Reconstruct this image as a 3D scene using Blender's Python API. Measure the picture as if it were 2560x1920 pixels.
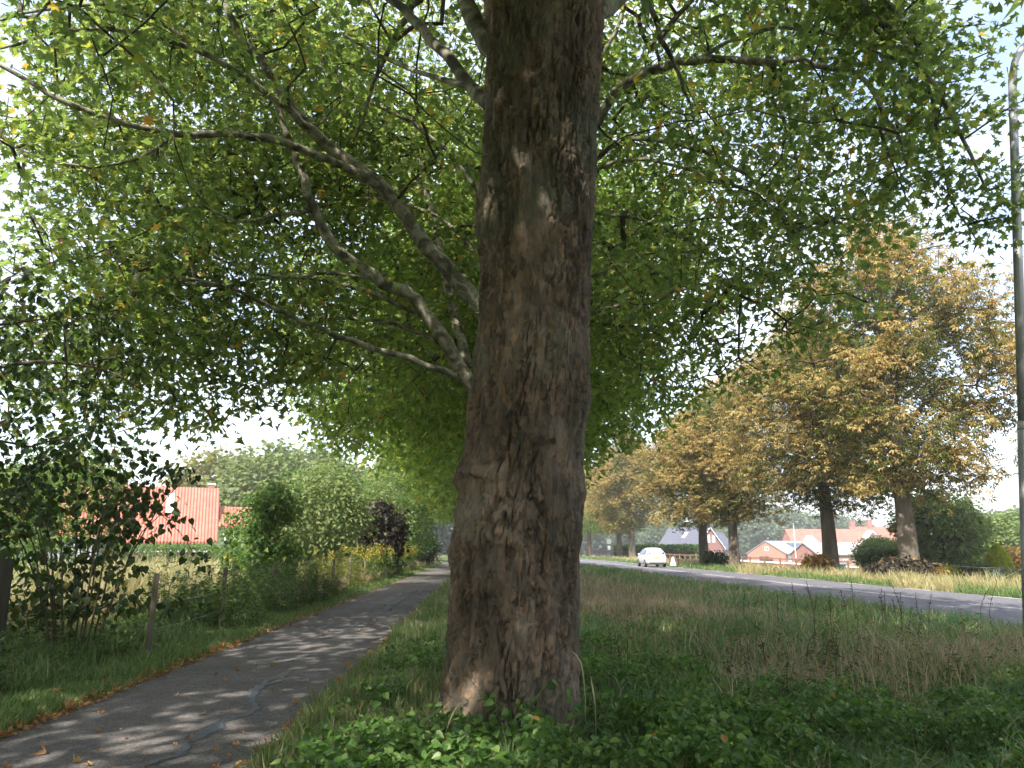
import bpy, math, random
import numpy as np
from mathutils import Vector, Matrix
rad = math.radians
random.seed(11)
rng = np.random.default_rng(11)
for o in list(bpy.data.objects):
    bpy.data.objects.remove(o)
scene = bpy.context.scene
COL = scene.collection

# ------------------------------------------------------------------ camera
CAM_H, PITCH, FPX = 1.5, rad(12.1), 1923.0          # focal length in photograph pixels (2560 wide)
cam_d = bpy.data.cameras.new('camera')
cam_d.sensor_width = 36.0
cam_d.lens = 36.0 * FPX / 2560.0
cam_d.clip_start, cam_d.clip_end = 0.05, 6000.0
cam = bpy.data.objects.new('camera', cam_d)
COL.objects.link(cam)
cam.location = (0, 0, CAM_H)
cam.rotation_euler = (rad(90) + PITCH, 0, 0)
scene.camera = cam

# ------------------------------------------------------------------ sky and sun
SUN_AZ, SUN_EL = rad(204.0), rad(46.0)               # azimuth clockwise from +Y: sun behind the camera and to the left
to_sun = Vector((math.sin(SUN_AZ) * math.cos(SUN_EL), math.cos(SUN_AZ) * math.cos(SUN_EL), math.sin(SUN_EL)))
world = bpy.data.worlds.new('World')
scene.world = world
world.use_nodes = True
wn = world.node_tree
wn.nodes.clear()
w_out = wn.nodes.new('ShaderNodeOutputWorld')
w_bg = wn.nodes.new('ShaderNodeBackground')
w_sky = wn.nodes.new('ShaderNodeTexSky')
w_sky.sky_type = 'NISHITA'
w_sky.sun_disc = False
w_sky.sun_elevation = SUN_EL
w_sky.sun_rotation = SUN_AZ
w_sky.air_density = 1.0
w_sky.dust_density = 2.0
w_tc = wn.nodes.new('ShaderNodeTexCoord')
w_map = wn.nodes.new('ShaderNodeMapping')
w_map.inputs['Scale'].default_value = (1.0, 1.0, 2.6)
w_noi = wn.nodes.new('ShaderNodeTexNoise')
w_noi.inputs['Scale'].default_value = 2.3
w_noi.inputs['Detail'].default_value = 7.0
w_noi.inputs['Roughness'].default_value = 0.55
w_rmp = wn.nodes.new('ShaderNodeValToRGB')
w_rmp.color_ramp.elements[0].position = 0.36
w_rmp.color_ramp.elements[0].color = (0.12, 0.12, 0.12, 1)
w_rmp.color_ramp.elements[1].position = 0.70
w_rmp.color_ramp.elements[1].color = (0.95, 0.95, 0.95, 1)
w_mix = wn.nodes.new('ShaderNodeMix')
w_mix.data_type = 'RGBA'
w_mix.inputs[7].default_value = (4.4, 4.55, 4.9, 1)    # bright thin cloud
wl = wn.links.new
wl(w_tc.outputs['Generated'], w_map.inputs['Vector'])
wl(w_map.outputs['Vector'], w_noi.inputs['Vector'])
wl(w_noi.outputs['Fac'], w_rmp.inputs['Fac'])
wl(w_rmp.outputs['Color'], w_mix.inputs[0])
wl(w_sky.outputs['Color'], w_mix.inputs[6])
wl(w_mix.outputs[2], w_bg.inputs['Color'])
w_bg.inputs['Strength'].default_value = 0.15
wl(w_bg.outputs['Background'], w_out.inputs['Surface'])
sun_d = bpy.data.lights.new('sun', 'SUN')
sun_d.energy = 3.7
sun_d.angle = rad(0.55)
sun_d.color = (1.0, 0.95, 0.87)
sun = bpy.data.objects.new('sun', sun_d)
COL.objects.link(sun)
sun.rotation_euler = to_sun.to_track_quat('Z', 'Y').to_euler()
sun.location = (-10, -30, 40)
vs = scene.view_settings
vs.view_transform = 'Standard'
vs.look = 'None'
vs.exposure = 1.58
vs.gamma = 1.0
scene.cycles.use_denoising = True
scene.cycles.max_bounces = 7
scene.cycles.use_adaptive_sampling = True
scene.cycles.adaptive_threshold = 0.03
scene.cycles.transmission_bounces = 6
scene.cycles.diffuse_bounces = 3
scene.cycles.transparent_max_bounces = 8
scene.cycles.sample_clamp_indirect = 8.0

# ------------------------------------------------------------------ numeric helpers
CP, SP = math.cos(PITCH), math.sin(PITCH)
def P(px, py, d):
    """world point at forward distance d seen at photograph pixel (px, py)"""
    ox, oy = (px - 1280.0) / FPX, (960.0 - py) / FPX
    dy, dz = CP - SP * oy, SP + CP * oy
    t = d / dy
    return np.array((ox * t, d, CAM_H + dz * t))
def Q(x, y, d):                                       # the same from the 2212 px wide view
    return P(x * 1.15732, y * 1.15732, d)
def G(px, py, h=0.0):
    """point on level ground of height h"""
    ox, oy = (px - 1280.0) / FPX, (960.0 - py) / FPX
    dy, dz = CP - SP * oy, SP + CP * oy
    t = (h - CAM_H) / dz
    return np.array((ox * t, dy * t, h))
def proj(p):
    p = np.asarray(p, float)
    y, z = p[:, 1], p[:, 2] - CAM_H
    zc = y * CP + z * SP
    yc = -y * SP + z * CP
    zs = np.where(zc > 0.05, zc, 0.05)
    return 1280 + FPX * p[:, 0] / zs, 960 - FPX * yc / zs, zc
def in_frame(p, m=120):
    x, y, z = proj(p)
    return (z > 0.3) & (x > -m) & (x < 2560 + m) & (y > -m) & (y < 1920 + m)
def _hash(ix, iy, iz, s):
    v = np.sin(ix * 127.1 + iy * 311.7 + iz * 74.7 + s * 53.3) * 43758.5453
    return v - np.floor(v)
def vnoise(p, s=0.0):
    p = np.asarray(p, float)
    i = np.floor(p)
    f = p - i
    u = f * f * (3 - 2 * f)
    r = 0.0
    for dx in (0, 1):
        for dy in (0, 1):
            for dz in (0, 1):
                w = (u[:, 0] if dx else 1 - u[:, 0]) * (u[:, 1] if dy else 1 - u[:, 1]) * (u[:, 2] if dz else 1 - u[:, 2])
                r = r + w * _hash(i[:, 0] + dx, i[:, 1] + dy, i[:, 2] + dz, s)
    return r
def fbm(p, o=3, s=0.0):
    p = np.asarray(p, float)
    r, a, n = 0.0, 0.5, 0.0
    for k in range(o):
        r = r + a * vnoise(p * 2 ** k, s + k)
        n += a
        a *= 0.5
    return r / n
def voro(u, v, s=0.0):
    iu, iv = np.floor(u), np.floor(v)
    f1 = np.full(u.shape, 9.0)
    f2 = np.full(u.shape, 9.0)
    cid = np.zeros(u.shape)
    for dx in (-1, 0, 1):
        for dy in (-1, 0, 1):
            cx, cy = iu + dx, iv + dy
            hx, hy = _hash(cx, cy, cx * 0 + 1, s), _hash(cx, cy, cx * 0 + 2, s)
            d = np.hypot(cx + hx - u, cy + hy - v)
            near = d < f1
            f2 = np.where(near, f1, np.minimum(f2, d))
            cid = np.where(near, _hash(cx, cy, cx * 0 + 3, s), cid)
            f1 = np.where(near, d, f1)
    return f1, f2, cid
def sstep(a, b, x):
    t = np.clip((x - a) / (b - a), 0, 1)
    return t * t * (3 - 2 * t)
def unit(v):
    v = np.asarray(v, float)
    return v / np.maximum(np.linalg.norm(v, axis=-1, keepdims=True), 1e-9)

# ------------------------------------------------------------------ object helpers
def tag(o, label=None, cat=None, group=None, kind=None):
    if label: o['label'] = label
    if cat: o['category'] = cat
    if group: o['group'] = group
    if kind: o['kind'] = kind
    return o
def empty(name, loc, rz=0.0):
    o = bpy.data.objects.new(name, None)
    o.empty_display_size = 0.3
    COL.objects.link(o)
    o.location = [float(c) for c in loc]
    o.rotation_euler = (0, 0, rz)
    return o
def link(name, me, parent=None, loc=None):
    o = bpy.data.objects.new(name, me)
    COL.objects.link(o)
    if parent is not None: o.parent = parent
    if loc is not None: o.location = [float(c) for c in loc]
    return o
def mesh_np(name, V, faces, mats, smooth=False, midx=None):
    me = bpy.data.meshes.new(name)
    V = np.ascontiguousarray(V, dtype=np.float32)
    faces = [np.asarray(f, dtype=np.int32) for f in faces if len(f)]
    me.vertices.add(len(V))
    me.vertices.foreach_set('co', V.ravel())
    loops = np.concatenate([f.ravel() for f in faces])
    tot = np.concatenate([np.full(len(f), f.shape[1], dtype=np.int32) for f in faces])
    start = np.concatenate([[0], np.cumsum(tot)[:-1]]).astype(np.int32)
    me.loops.add(len(loops))
    me.loops.foreach_set('vertex_index', loops)
    me.polygons.add(len(tot))
    me.polygons.foreach_set('loop_start', start)
    for m in (mats if isinstance(mats, (list, tuple)) else [mats]):
        me.materials.append(m)
    if midx is not None:
        me.polygons.foreach_set('material_index', np.asarray(midx, dtype=np.int32))
    me.polygons.foreach_set('use_smooth', np.full(len(tot), bool(smooth)))
    me.update(calc_edges=True)
    return me

class MB:
    """collects boxes, prisms and tubes for one mesh"""
    def __init__(self):
        self.v, self.f = [], []
    def add(self, vs, fs):
        b = len(self.v)
        self.v += [tuple(float(c) for c in p) for p in vs]
        self.f += [tuple(b + i for i in f) for f in fs]
        return self
    def box(self, x0, x1, y0, y1, z0, z1):
        return self.add([(x0, y0, z0), (x1, y0, z0), (x1, y1, z0), (x0, y1, z0), (x0, y0, z1), (x1, y0, z1), (x1, y1, z1), (x0, y1, z1)],
                        [(0, 3, 2, 1), (4, 5, 6, 7), (0, 1, 5, 4), (1, 2, 6, 5), (2, 3, 7, 6), (3, 0, 4, 7)])
    def prism(self, prof, y0, y1):                    # profile in x,z extruded along y
        n = len(prof)
        vs = [(x, y0, z) for x, z in prof] + [(x, y1, z) for x, z in prof]
        return self.add(vs, [tuple(range(n)), tuple(range(2 * n - 1, n - 1, -1))] + [(i, n + i, n + (i + 1) % n, (i + 1) % n) for i in range(n)])
    def tube(self, pts, rr, sides=8, cap=True):
        pts = np.asarray(pts, float)
        n = len(pts)
        rr = np.broadcast_to(np.asarray(rr, float), (n,))
        tan = unit(np.gradient(pts, axis=0))
        ref = np.array((0, 0, 1.0)) if abs(tan[0, 2]) < 0.9 else np.array((1.0, 0, 0))
        vs, nx = [], unit(np.cross(ref, tan[0]))
        for i in range(n):
            nx = unit(nx - tan[i] * np.dot(nx, tan[i]))
            by = np.cross(tan[i], nx)
            for k in range(sides):
                a = 2 * math.pi * k / sides
                vs.append(pts[i] + rr[i] * (math.cos(a) * nx + math.sin(a) * by))
        fs = [(i * sides + k, i * sides + (k + 1) % sides, (i + 1) * sides + (k + 1) % sides, (i + 1) * sides + k) for i in range(n - 1) for k in range(sides)]
        if cap: fs += [tuple(range(sides - 1, -1, -1)), tuple((n - 1) * sides + k for k in range(sides))]
        return self.add(vs, fs)
    def mesh(self, name, mat, smooth=False):
        me = bpy.data.meshes.new(name)
        me.from_pydata(self.v, [], self.f)
        me.materials.append(mat)
        if smooth: me.polygons.foreach_set('use_smooth', [True] * len(me.polygons))
        me.update()
        return me
    def obj(self, name, mat, parent=None, loc=None, smooth=False, bevel=0.0):
        o = link(name, self.mesh(name, mat, smooth), parent, loc)
        if bevel:
            m = o.modifiers.new('bevel', 'BEVEL')
            m.width = bevel
            m.segments = 2
        return o

# ------------------------------------------------------------------ materials
def lin(r, g, b):
    f = lambda c: (c / 255 / 12.92) if c <= 10 else (((c / 255) + 0.055) / 1.055) ** 2.4
    return (f(r), f(g), f(b))
def newmat(name):
    m = bpy.data.materials.new(name)
    m.use_nodes = True
    return m, m.node_tree, m.node_tree.nodes['Principled BSDF']
def node(nt, t, **kw):
    n = nt.nodes.new(t)
    for k, v in kw.items():
        if k in n.inputs: n.inputs[k].default_value = v
        else: setattr(n, k, v)
    return n
def ramp(nt, stops, interp='LINEAR'):
    n = nt.nodes.new('ShaderNodeValToRGB')
    e = n.color_ramp.elements
    while len(e) < len(stops): e.new(0.5)
    for i, (p, c) in enumerate(stops):
        e[i].position = p
        e[i].color = (*c[:3], 1)
    n.color_ramp.interpolation = interp
    return n
def noise_mat(name, stops, scale=4.0, detail=6.0, rough=0.85, bump=0.0, bscale=40.0, stretch=(1, 1, 1), spec=0.25, coord='Object', metal=0.0):
    m, nt, b = newmat(name)
    tc = node(nt, 'ShaderNodeTexCoord')
    mp = node(nt, 'ShaderNodeMapping')
    mp.inputs['Scale'].default_value = stretch
    nt.links.new(tc.outputs[coord], mp.inputs['Vector'])
    n = node(nt, 'ShaderNodeTexNoise', Scale=scale, Detail=detail, Roughness=0.6)
    nt.links.new(mp.outputs['Vector'], n.inputs['Vector'])
    r = ramp(nt, stops)
    nt.links.new(n.outputs['Fac'], r.inputs['Fac'])
    nt.links.new(r.outputs['Color'], b.inputs['Base Color'])
    b.inputs['Roughness'].default_value = rough
    b.inputs['Specular IOR Level'].default_value = spec
    b.inputs['Metallic'].default_value = metal
    if bump:
        n2 = node(nt, 'ShaderNodeTexNoise', Scale=bscale, Detail=4.0)
        nt.links.new(mp.outputs['Vector'], n2.inputs['Vector'])
        bp = node(nt, 'ShaderNodeBump', Strength=bump, Distance=0.02)
        nt.links.new(n2.outputs['Fac'], bp.inputs['Height'])
        nt.links.new(bp.outputs['Normal'], b.inputs['Normal'])
    return m
def leaf_mat(name, stops, trans=0.5, tgain=(1.9, 2.0, 1.1), rough=0.5, spec=0.3):
    """one colour per leaf; part of the light goes through the blade"""
    m, nt, b = newmat(name)
    ge = node(nt, 'ShaderNodeNewGeometry')
    oi = node(nt, 'ShaderNodeObjectInfo')
    ad = node(nt, 'ShaderNodeMath', operation='ADD')
    fr = node(nt, 'ShaderNodeMath', operation='FRACT')
    nt.links.new(ge.outputs['Random Per Island'], ad.inputs[0])
    nt.links.new(oi.outputs['Random'], ad.inputs[1])
    nt.links.new(ad.outputs[0], fr.inputs[0])
    r = ramp(nt, stops)
    nt.links.new(fr.outputs[0], r.inputs['Fac'])
    nt.links.new(r.outputs['Color'], b.inputs['Base Color'])
    b.inputs['Roughness'].default_value = rough
    b.inputs['Specular IOR Level'].default_value = spec
    if trans > 0:
        mul = node(nt, 'ShaderNodeMix', data_type='RGBA', blend_type='MULTIPLY')
        mul.inputs[0].default_value = 1.0
        mul.inputs[7].default_value = (*tgain, 1)
        nt.links.new(r.outputs['Color'], mul.inputs[6])
        tr = node(nt, 'ShaderNodeBsdfTranslucent')
        nt.links.new(mul.outputs[2], tr.inputs['Color'])
        mx = node(nt, 'ShaderNodeMixShader')
        mx.inputs[0].default_value = trans
        nt.links.new(b.outputs[0], mx.inputs[1])
        nt.links.new(tr.outputs[0], mx.inputs[2])
        nt.links.new(mx.outputs[0], nt.nodes['Material Output'].inputs['Surface'])
    return m

# ------------------------------------------------------------------ leaves, blades, twigs
def half_fan(pts, fold=0.22, droop=0.18):
    """leaf with a folded midrib from its right half outline (base and tip on the axis)"""
    n = len(pts)
    V = [(0, 0, 0)]
    for x, y in pts[:-1]: V.append((x, y, fold * abs(x) - droop * y * y))
    V.append((0, pts[-1][1], -droop * pts[-1][1] ** 2))
    for x, y in pts[:-1]: V.append((-x, y, fold * abs(x) - droop * y * y))
    F = []
    for i in range(1, n): F.append((0, i, i + 1))
    left = list(range(n + 1, 2 * n)) + [n]
    for i in range(len(left) - 1): F.append((0, left[i + 1], left[i]))
    return np.array(V, float), np.array(F, int)
LOBED = half_fan([(.54, .10), (.27, .33), (.47, .70), (.15, .62), (0, 1.0)])
STAR = half_fan([(.50, .08), (.24, .38), (0, 1.0)])
OVATE = half_fan([(.30, .22), (.33, .50), (0, 1.0)], 0.25, 0.25)
HEART = half_fan([(.26, -.10), (.46, .16), (.38, .52), (0, 1.0)], 0.18, 0.2)
LANCE = half_fan([(.13, .30), (0, 1.0)], 0.3, 0.35)
KITE = (np.array([(0, 0, 0), (.4, .5, .04), (0, 1, -.12), (-.4, .5, .04)], float), np.array([(0, 1, 2), (0, 2, 3)], int))
def palmate():
    V, F = [], []
    for a, s in ((-100, .7), (-50, .9), (0, 1.0), (50, .9), (100, .7)):
        c, sn = math.cos(rad(a)), math.sin(rad(a))
        b = len(V)
        for x, y, z in ((0, .05, 0), (.19, .62, -.05), (0, 1, -.42), (-.19, .62, -.05)):
            V.append(((x * c + y * sn) * s, (-x * sn + y * c) * s, z * s))
        F += [(b, b + 1, b + 2), (b, b + 2, b + 3)]
    return np.array(V, float), np.array(F, int)
PALM = palmate()
def leaf_frames(axis, normal):
    Y = unit(axis)
    Z = unit(normal - Y * np.sum(normal * Y, axis=1, keepdims=True))
    X = np.cross(Y, Z)
    return X, Y, Z
def scatter(tmpl, pos, axis, normal, size):
    tv, tf = tmpl
    X, Y, Z = leaf_frames(axis, normal)
    s = np.asarray(size)[:, None, None]
    V = pos[:, None, :] + s * (tv[None, :, 0:1] * X[:, None] + tv[None, :, 1:2] * Y[:, None] + tv[None, :, 2:3] * Z[:, None])
    F = tf[None] + (np.arange(len(pos)) * len(tv))[:, None, None]
    return V.reshape(-1, 3), F.reshape(-1, tf.shape[1])
def blades(pos, h, w, lean, seg=2):
    """grass blades: bent strips; lean is the horizontal offset of the tip"""
    n = len(pos)
    az = rng.uniform(0, 2 * math.pi, n)
    side = np.stack([np.cos(az), np.sin(az), np.zeros(n)], 1) * (w[:, None] * 0.5)
    up = np.zeros((n, 3)); up[:, 2] = 1
    mid = pos + up * (h * 0.58)[:, None] + lean * 0.30
    tip = pos + up * h[:, None] + lean
    base = np.arange(n) * 5
    if seg == 1:
        V = np.stack([pos - side, pos + side, tip], 1).reshape(-1, 3)
        b = np.arange(n) * 3
        return V, [np.stack([b, b + 1, b + 2], 1)]
    V = np.stack([pos - side, pos + side, mid + side * 0.8, mid - side * 0.8, tip], 1).reshape(-1, 3)
    return V, [np.stack([base, base + 1, base + 2, base + 3], 1), np.stack([base + 3, base + 2, base + 4], 1)]
def spline(pts, step=0.3):
    pts = np.asarray(pts, float)
    if len(pts) < 3:
        n = max(2, int(np.linalg.norm(pts[-1] - pts[0]) / step))
        t = np.linspace(0, 1, n)[:, None]
        return pts[0] * (1 - t) + pts[-1] * t
    e = np.vstack([2 * pts[0] - pts[1], pts, 2 * pts[-1] - pts[-2]])
    out = []
    for i in range(1, len(e) - 2):
        n = max(2, int(np.linalg.norm(e[i + 1] - e[i]) / step))
        for t in np.linspace(0, 1, n, endpoint=False):
            a, b, c, d = e[i - 1], e[i], e[i + 1], e[i + 2]
            out.append(0.5 * (2 * b + (c - a) * t + (2 * a - 5 * b + 4 * c - d) * t * t + (3 * b - a - 3 * c + d) * t ** 3))
    out.append(pts[-1])
    return np.array(out)
def grow(limbs, att, seg=0.45, curve=0.25, pathw=0.3):
    """join the attractor points to the limbs by branching twigs; limbs is a list of polylines"""
    L = np.vstack(limbs)
    n0 = len(L)
    d0 = np.array([np.min(np.sum((L - a) ** 2, 1)) for a in att])
    att = att[np.argsort(d0)]
    cap = n0 + len(att) * 14 + 10
    pos = np.zeros((cap, 3)); par = np.full(cap, -1); plen = np.zeros(cap)
    pos[:n0] = L
    cnt = n0
    tips = []
    for a in att:
        dd = np.sqrt(np.sum((pos[:cnt] - a) ** 2, 1))
        k = int(np.argmin(dd + pathw * plen[:cnt]))
        d = dd[k]
        if d < 1e-3: continue
        n = min(12, max(1, int(d / seg)))
        p0 = pos[k]
        j = rng.normal(0, 1, 3) * curve * d * 0.5
        c = p0 * 0.5 + a * 0.5 + j + np.array((0, 0, 0.10 * d))
        prev = k
        for i in range(1, n + 1):
            t = i / n
            q = (1 - t) ** 2 * p0 + 2 * t * (1 - t) * c + t * t * a
            if i < n: q = q + rng.normal(0, 0.025, 3)
            pos[cnt] = q; par[cnt] = prev; plen[cnt] = plen[prev] + d / n
            prev = cnt; cnt += 1
        tips.append(prev)
    pos, par = pos[:cnt], par[:cnt]
    load = np.zeros(cnt)
    load[tips] = 1
    for i in range(cnt - 1, n0 - 1, -1): load[par[i]] += load[i]
    return pos, par, load, np.array(tips), n0
def twig_mesh(pos, par, load, n0, r0=0.006, p=0.5, rmax=0.06, sides=4):
    c = np.arange(n0, len(pos))
    a, b = pos[par[c]], pos[c]
    rb = np.minimum(rmax, r0 * load[c] ** p)
    ra = np.minimum(rmax, np.where(par[c] >= n0, np.minimum(r0 * load[par[c]] ** p, rb * 1.35), rb * 1.3))
    t = unit(b - a)
    ref = np.where(np.abs(t[:, 2:3]) < 0.9, np.array([[0, 0, 1.0]]), np.array([[1.0, 0, 0]]))
    u = unit(np.cross(ref, t)); v = np.cross(t, u)
    rings = []
    for P_, r in ((a, ra), (b + t * rb[:, None] * 0.3, rb)):
        for k in range(sides):
            an = 2 * math.pi * k / sides
            rings.append(P_ + r[:, None] * (math.cos(an) * u + math.sin(an) * v))
    V = np.stack(rings, 1).reshape(-1, 3)
    base = (np.arange(len(c)) * 2 * sides)[:, None]
    F = np.concatenate([base + np.array([[k, (k + 1) % sides, sides + (k + 1) % sides, sides + k]]) for k in range(sides)], 0)
    return V, [F]
def tip_leaves(pos, par, tips, n, spread, flat=0.7, up=1.0, droop=0.4, rnd=0.7, size=(0.15, 0.22), back=0.5):
    """leaf positions round each twig tip"""
    k = np.repeat(tips, n)
    m = len(k)
    tw = pos[k] - pos[np.maximum(par[k], 0)]
    p = pos[k] - tw * rng.uniform(0, back, (m, 1))
    off = rng.normal(0, 1, (m, 3)) * spread
    off[:, 2] *= flat
    p = p + off
    axis = unit(off) + rng.normal(0, 0.5, (m, 3))
    axis[:, 2] = axis[:, 2] * 0.5 - droop
    nor = rng.normal(0, rnd, (m, 3))
    nor[:, 2] += up
    return p, axis, nor, rng.uniform(size[0], size[1], m)
def ellipsoid(n, c, r, shell=0.0):
    d = unit(rng.normal(0, 1, (n, 3)))
    q = (shell ** 3 + (1 - shell ** 3) * rng.uniform(0, 1, (n, 1))) ** (1 / 3)
    return np.asarray(c) + d * q * np.asarray(r)
def build_tree(name, label, cat, base, trunk, limbs, att, leaves, mats, group=None, limb_sides=8, twig=(0.0085, 0.5, 0.06), seg=0.45, pathw=0.3, n_single=0, single_tmpl=None, trunk_obj=None, mat_fn=None, limb_extra=None):
    """trunk/limbs: lists of (points, r0, r1) in world space; leaves: list of (template, dict, select) ; mats: bark, limb, twig, leaf"""
    base = np.asarray(base, float)
    root = empty(name, base)
    tag(root, label, cat, group)
    polys = []
    if trunk is not None:
        pts = spline(trunk[0], 0.35)
        s = np.linspace(0, 1, len(pts))
        r = np.interp(s, np.linspace(0, 1, len(trunk[1])), trunk[1])
        polys.append(pts)
        MB().tube(pts - base, r, 12).obj('trunk', mats[0], root, smooth=True)
    for pts, r0, r1 in limbs:
        sp = spline(pts, 0.3)
        sp[1:-1] += rng.normal(0, min(0.02, r0 * 0.25), (len(sp) - 2, 3))
        polys.append(sp)
        t = np.linspace(0, 1, len(sp))
        rr = (r0 * (1 - t) ** 0.8 + r1 * (1 - (1 - t) ** 0.8)) * (1 + rng.normal(0, 0.05, len(sp)))
        MB().tube(sp - base, rr, limb_sides).obj('limb', mats[1], root, smooth=True)
    pos, par, load, tips, n0 = grow(polys, att, seg=seg, pathw=pathw)
    V, F = twig_mesh(pos, par, load, n0, *twig)
    tag(link('branches', mesh_np('branches', V - base, F, mats[2]), root), kind='stuff')
    VV, FF, off, MI = [], [], 0, []
    singles = []
    for tmpl, kw, sel in leaves:
        tp = tips if sel is None else tips[sel(pos[tips])]
        if len(tp) == 0: continue
        p, ax, no, sz = tip_leaves(pos, par, tp, **kw)
        if n_single and tmpl is single_tmpl:
            x, y, z = proj(p)
            okm = (x > 0) & (x < 2560) & (y > 0) & (y < 1920) & (z > 1)
            score = np.where(okm, sz / np.maximum(z, 1), 0)
            pick = np.argsort(-score)[:n_single]
            singles.append((tmpl, p[pick], ax[pick], no[pick], sz[pick]))
            keep = np.ones(len(p), bool); keep[pick] = False
            p, ax, no, sz = p[keep], ax[keep], no[keep], sz[keep]
        V, F = scatter(tmpl, p - base, ax, no, sz)
        VV.append(V); FF.append(F + off); off += len(V)
        if mat_fn is not None: MI.append(np.repeat(mat_fn(p), len(tmpl[1])))
    me = mesh_np('crown', np.vstack(VV), FF, mats[3], midx=np.concatenate(MI) if MI else None)
    tag(link('crown', me, root), kind='stuff')
    for tmpl, p, ax, no, sz in singles:
        lm = mesh_np('leaf', tmpl[0], [tmpl[1]], mats[3] if not isinstance(mats[3], (list, tuple)) else mats[3][0])
        X, Y, Z = leaf_frames(ax, no)
        for i in range(len(p)):
            o = link('leaf', lm, root)
            q = p[i] - base
            s = sz[i]
            o.matrix_local = Matrix(((X[i][0] * s, Y[i][0] * s, Z[i][0] * s, q[0]), (X[i][1] * s, Y[i][1] * s, Z[i][1] * s, q[1]), (X[i][2] * s, Y[i][2] * s, Z[i][2] * s, q[2]), (0, 0, 0, 1)))
    return root
def copy_tree(o, parent=None):
    c = o.copy()
    COL.objects.link(c)
    if parent is not None: c.parent = parent
    for ch in list(o.children): copy_tree(ch, c)
    return c

# ================================================================== THE SETTING
PM, RM = -0.0407, -0.044                               # path and road run on almost the same line
PATH_L, PATH_R = -3.92, -1.52                          # path edges at y = 0
ROAD_C, ROAD_H = 13.55, 3.25
def path_u(x, y): return x - PM * y
def road_u(x, y): return x - RM * y
def gz(x, y):
    x, y = np.asarray(x, float), np.asarray(y, float)
    ru, pu = road_u(x, y), path_u(x, y)
    z = -0.055 * np.clip(ru - 20.0, 0, 40)
    p = np.stack([x.ravel() * 0.45, y.ravel() * 0.45, np.zeros(x.size)], 1)
    und = (fbm(p, 3, 2.0).reshape(x.shape) - 0.5) * 0.16
    hollow = -0.22 * np.exp(-((ru - 3.6) / 1.3) ** 2) * sstep(4, 6, y) * (1 - sstep(11, 16, y))
    mp = np.minimum(np.abs(pu - PATH_L), np.abs(pu - PATH_R)); inp = (pu > PATH_L) & (pu < PATH_R)
    mr = np.abs(ru - ROAD_C) - ROAD_H
    off = np.minimum(np.where(inp, 0, sstep(0.0, 0.8, mp)), sstep(0.0, 0.8, mr))
    low = np.where(inp | (mr < 0), -0.05, 0.0)
    return z + (und + hollow + 0.03) * off + low
m_ground = noise_mat('soil and short grass', [(0.28, (0.055, 0.045, 0.025)), (0.46, (0.06, 0.085, 0.022)), (0.62, (0.10, 0.125, 0.035)), (0.78, (0.20, 0.165, 0.08))], 0.55, 9, 0.95, 0.5, 30)
def asphalt(name, stains, grain, gs, bump):
    m = noise_mat(name, stains, 0.9, 10, 0.92, 0, 1)
    nt = m.node_tree; b = nt.nodes['Principled BSDF']
    col = b.inputs['Base Color'].links[0].from_socket
    tc = node(nt, 'ShaderNodeTexCoord')
    vo = node(nt, 'ShaderNodeTexVoronoi', Scale=gs)
    nt.links.new(tc.outputs['Object'], vo.inputs['Vector'])
    sp_ = node(nt, 'ShaderNodeSeparateColor'); nt.links.new(vo.outputs['Color'], sp_.inputs['Color'])
    r = ramp(nt, grain); nt.links.new(sp_.outputs[0], r.inputs['Fac'])
    n2 = node(nt, 'ShaderNodeTexNoise', Scale=7.0, Detail=9.0, Roughness=0.7); nt.links.new(tc.outputs['Object'], n2.inputs['Vector'])
    r2 = ramp(nt, [(0.35, (0.78, 0.78, 0.78)), (0.62, (1.12, 1.1, 1.08))]); nt.links.new(n2.outputs['Fac'], r2.inputs['Fac'])
    a = node(nt, 'ShaderNodeMix', data_type='RGBA', blend_type='MULTIPLY'); a.inputs[0].default_value = 1.0
    c = node(nt, 'ShaderNodeMix', data_type='RGBA', blend_type='MULTIPLY'); c.inputs[0].default_value = 1.0
    nt.links.new(col, a.inputs[6]); nt.links.new(r.outputs['Color'], a.inputs[7])
    nt.links.new(a.outputs[2], c.inputs[6]); nt.links.new(r2.outputs['Color'], c.inputs[7])
    nt.links.new(c.outputs[2], b.inputs['Base Color'])
    bp = node(nt, 'ShaderNodeBump', Strength=bump, Distance=0.004)
    nt.links.new(vo.outputs['Distance'], bp.inputs['Height']); nt.links.new(bp.outputs['Normal'], b.inputs['Normal'])
    return m
m_asph = asphalt('path asphalt', [(0.3, (0.098, 0.089, 0.084)), (0.5, (0.126, 0.114, 0.108)), (0.72, (0.165, 0.15, 0.142))], [(0.0, (0.62, 0.62, 0.62)), (0.5, (1.0, 1.0, 1.0)), (0.85, (1.2, 1.18, 1.15)), (1.0, (1.7, 1.65, 1.6))], 75.0, 0.6)
m_road = asphalt('road asphalt', [(0.3, (0.115, 0.113, 0.127)), (0.7, (0.155, 0.152, 0.168))], [(0.0, (0.75, 0.75, 0.75)), (0.6, (1.0, 1.0, 1.0)), (1.0, (1.4, 1.4, 1.4))], 40.0, 0.4)
m_seal = noise_mat('bitumen seal', [(0.3, (0.045, 0.047, 0.050)), (0.48, (0.088, 0.090, 0.096)), (0.56, (0.030, 0.030, 0.032)), (0.66, (0.10, 0.102, 0.108))], 18.0, 8, 0.55, 0.2, 60, spec=0.4)
m_paint = noise_mat('road paint', [(0.36, (0.22, 0.22, 0.225)), (0.46, (0.50, 0.49, 0.48)), (0.7, (0.68, 0.67, 0.65))], 2.2, 9, 0.7)

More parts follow.
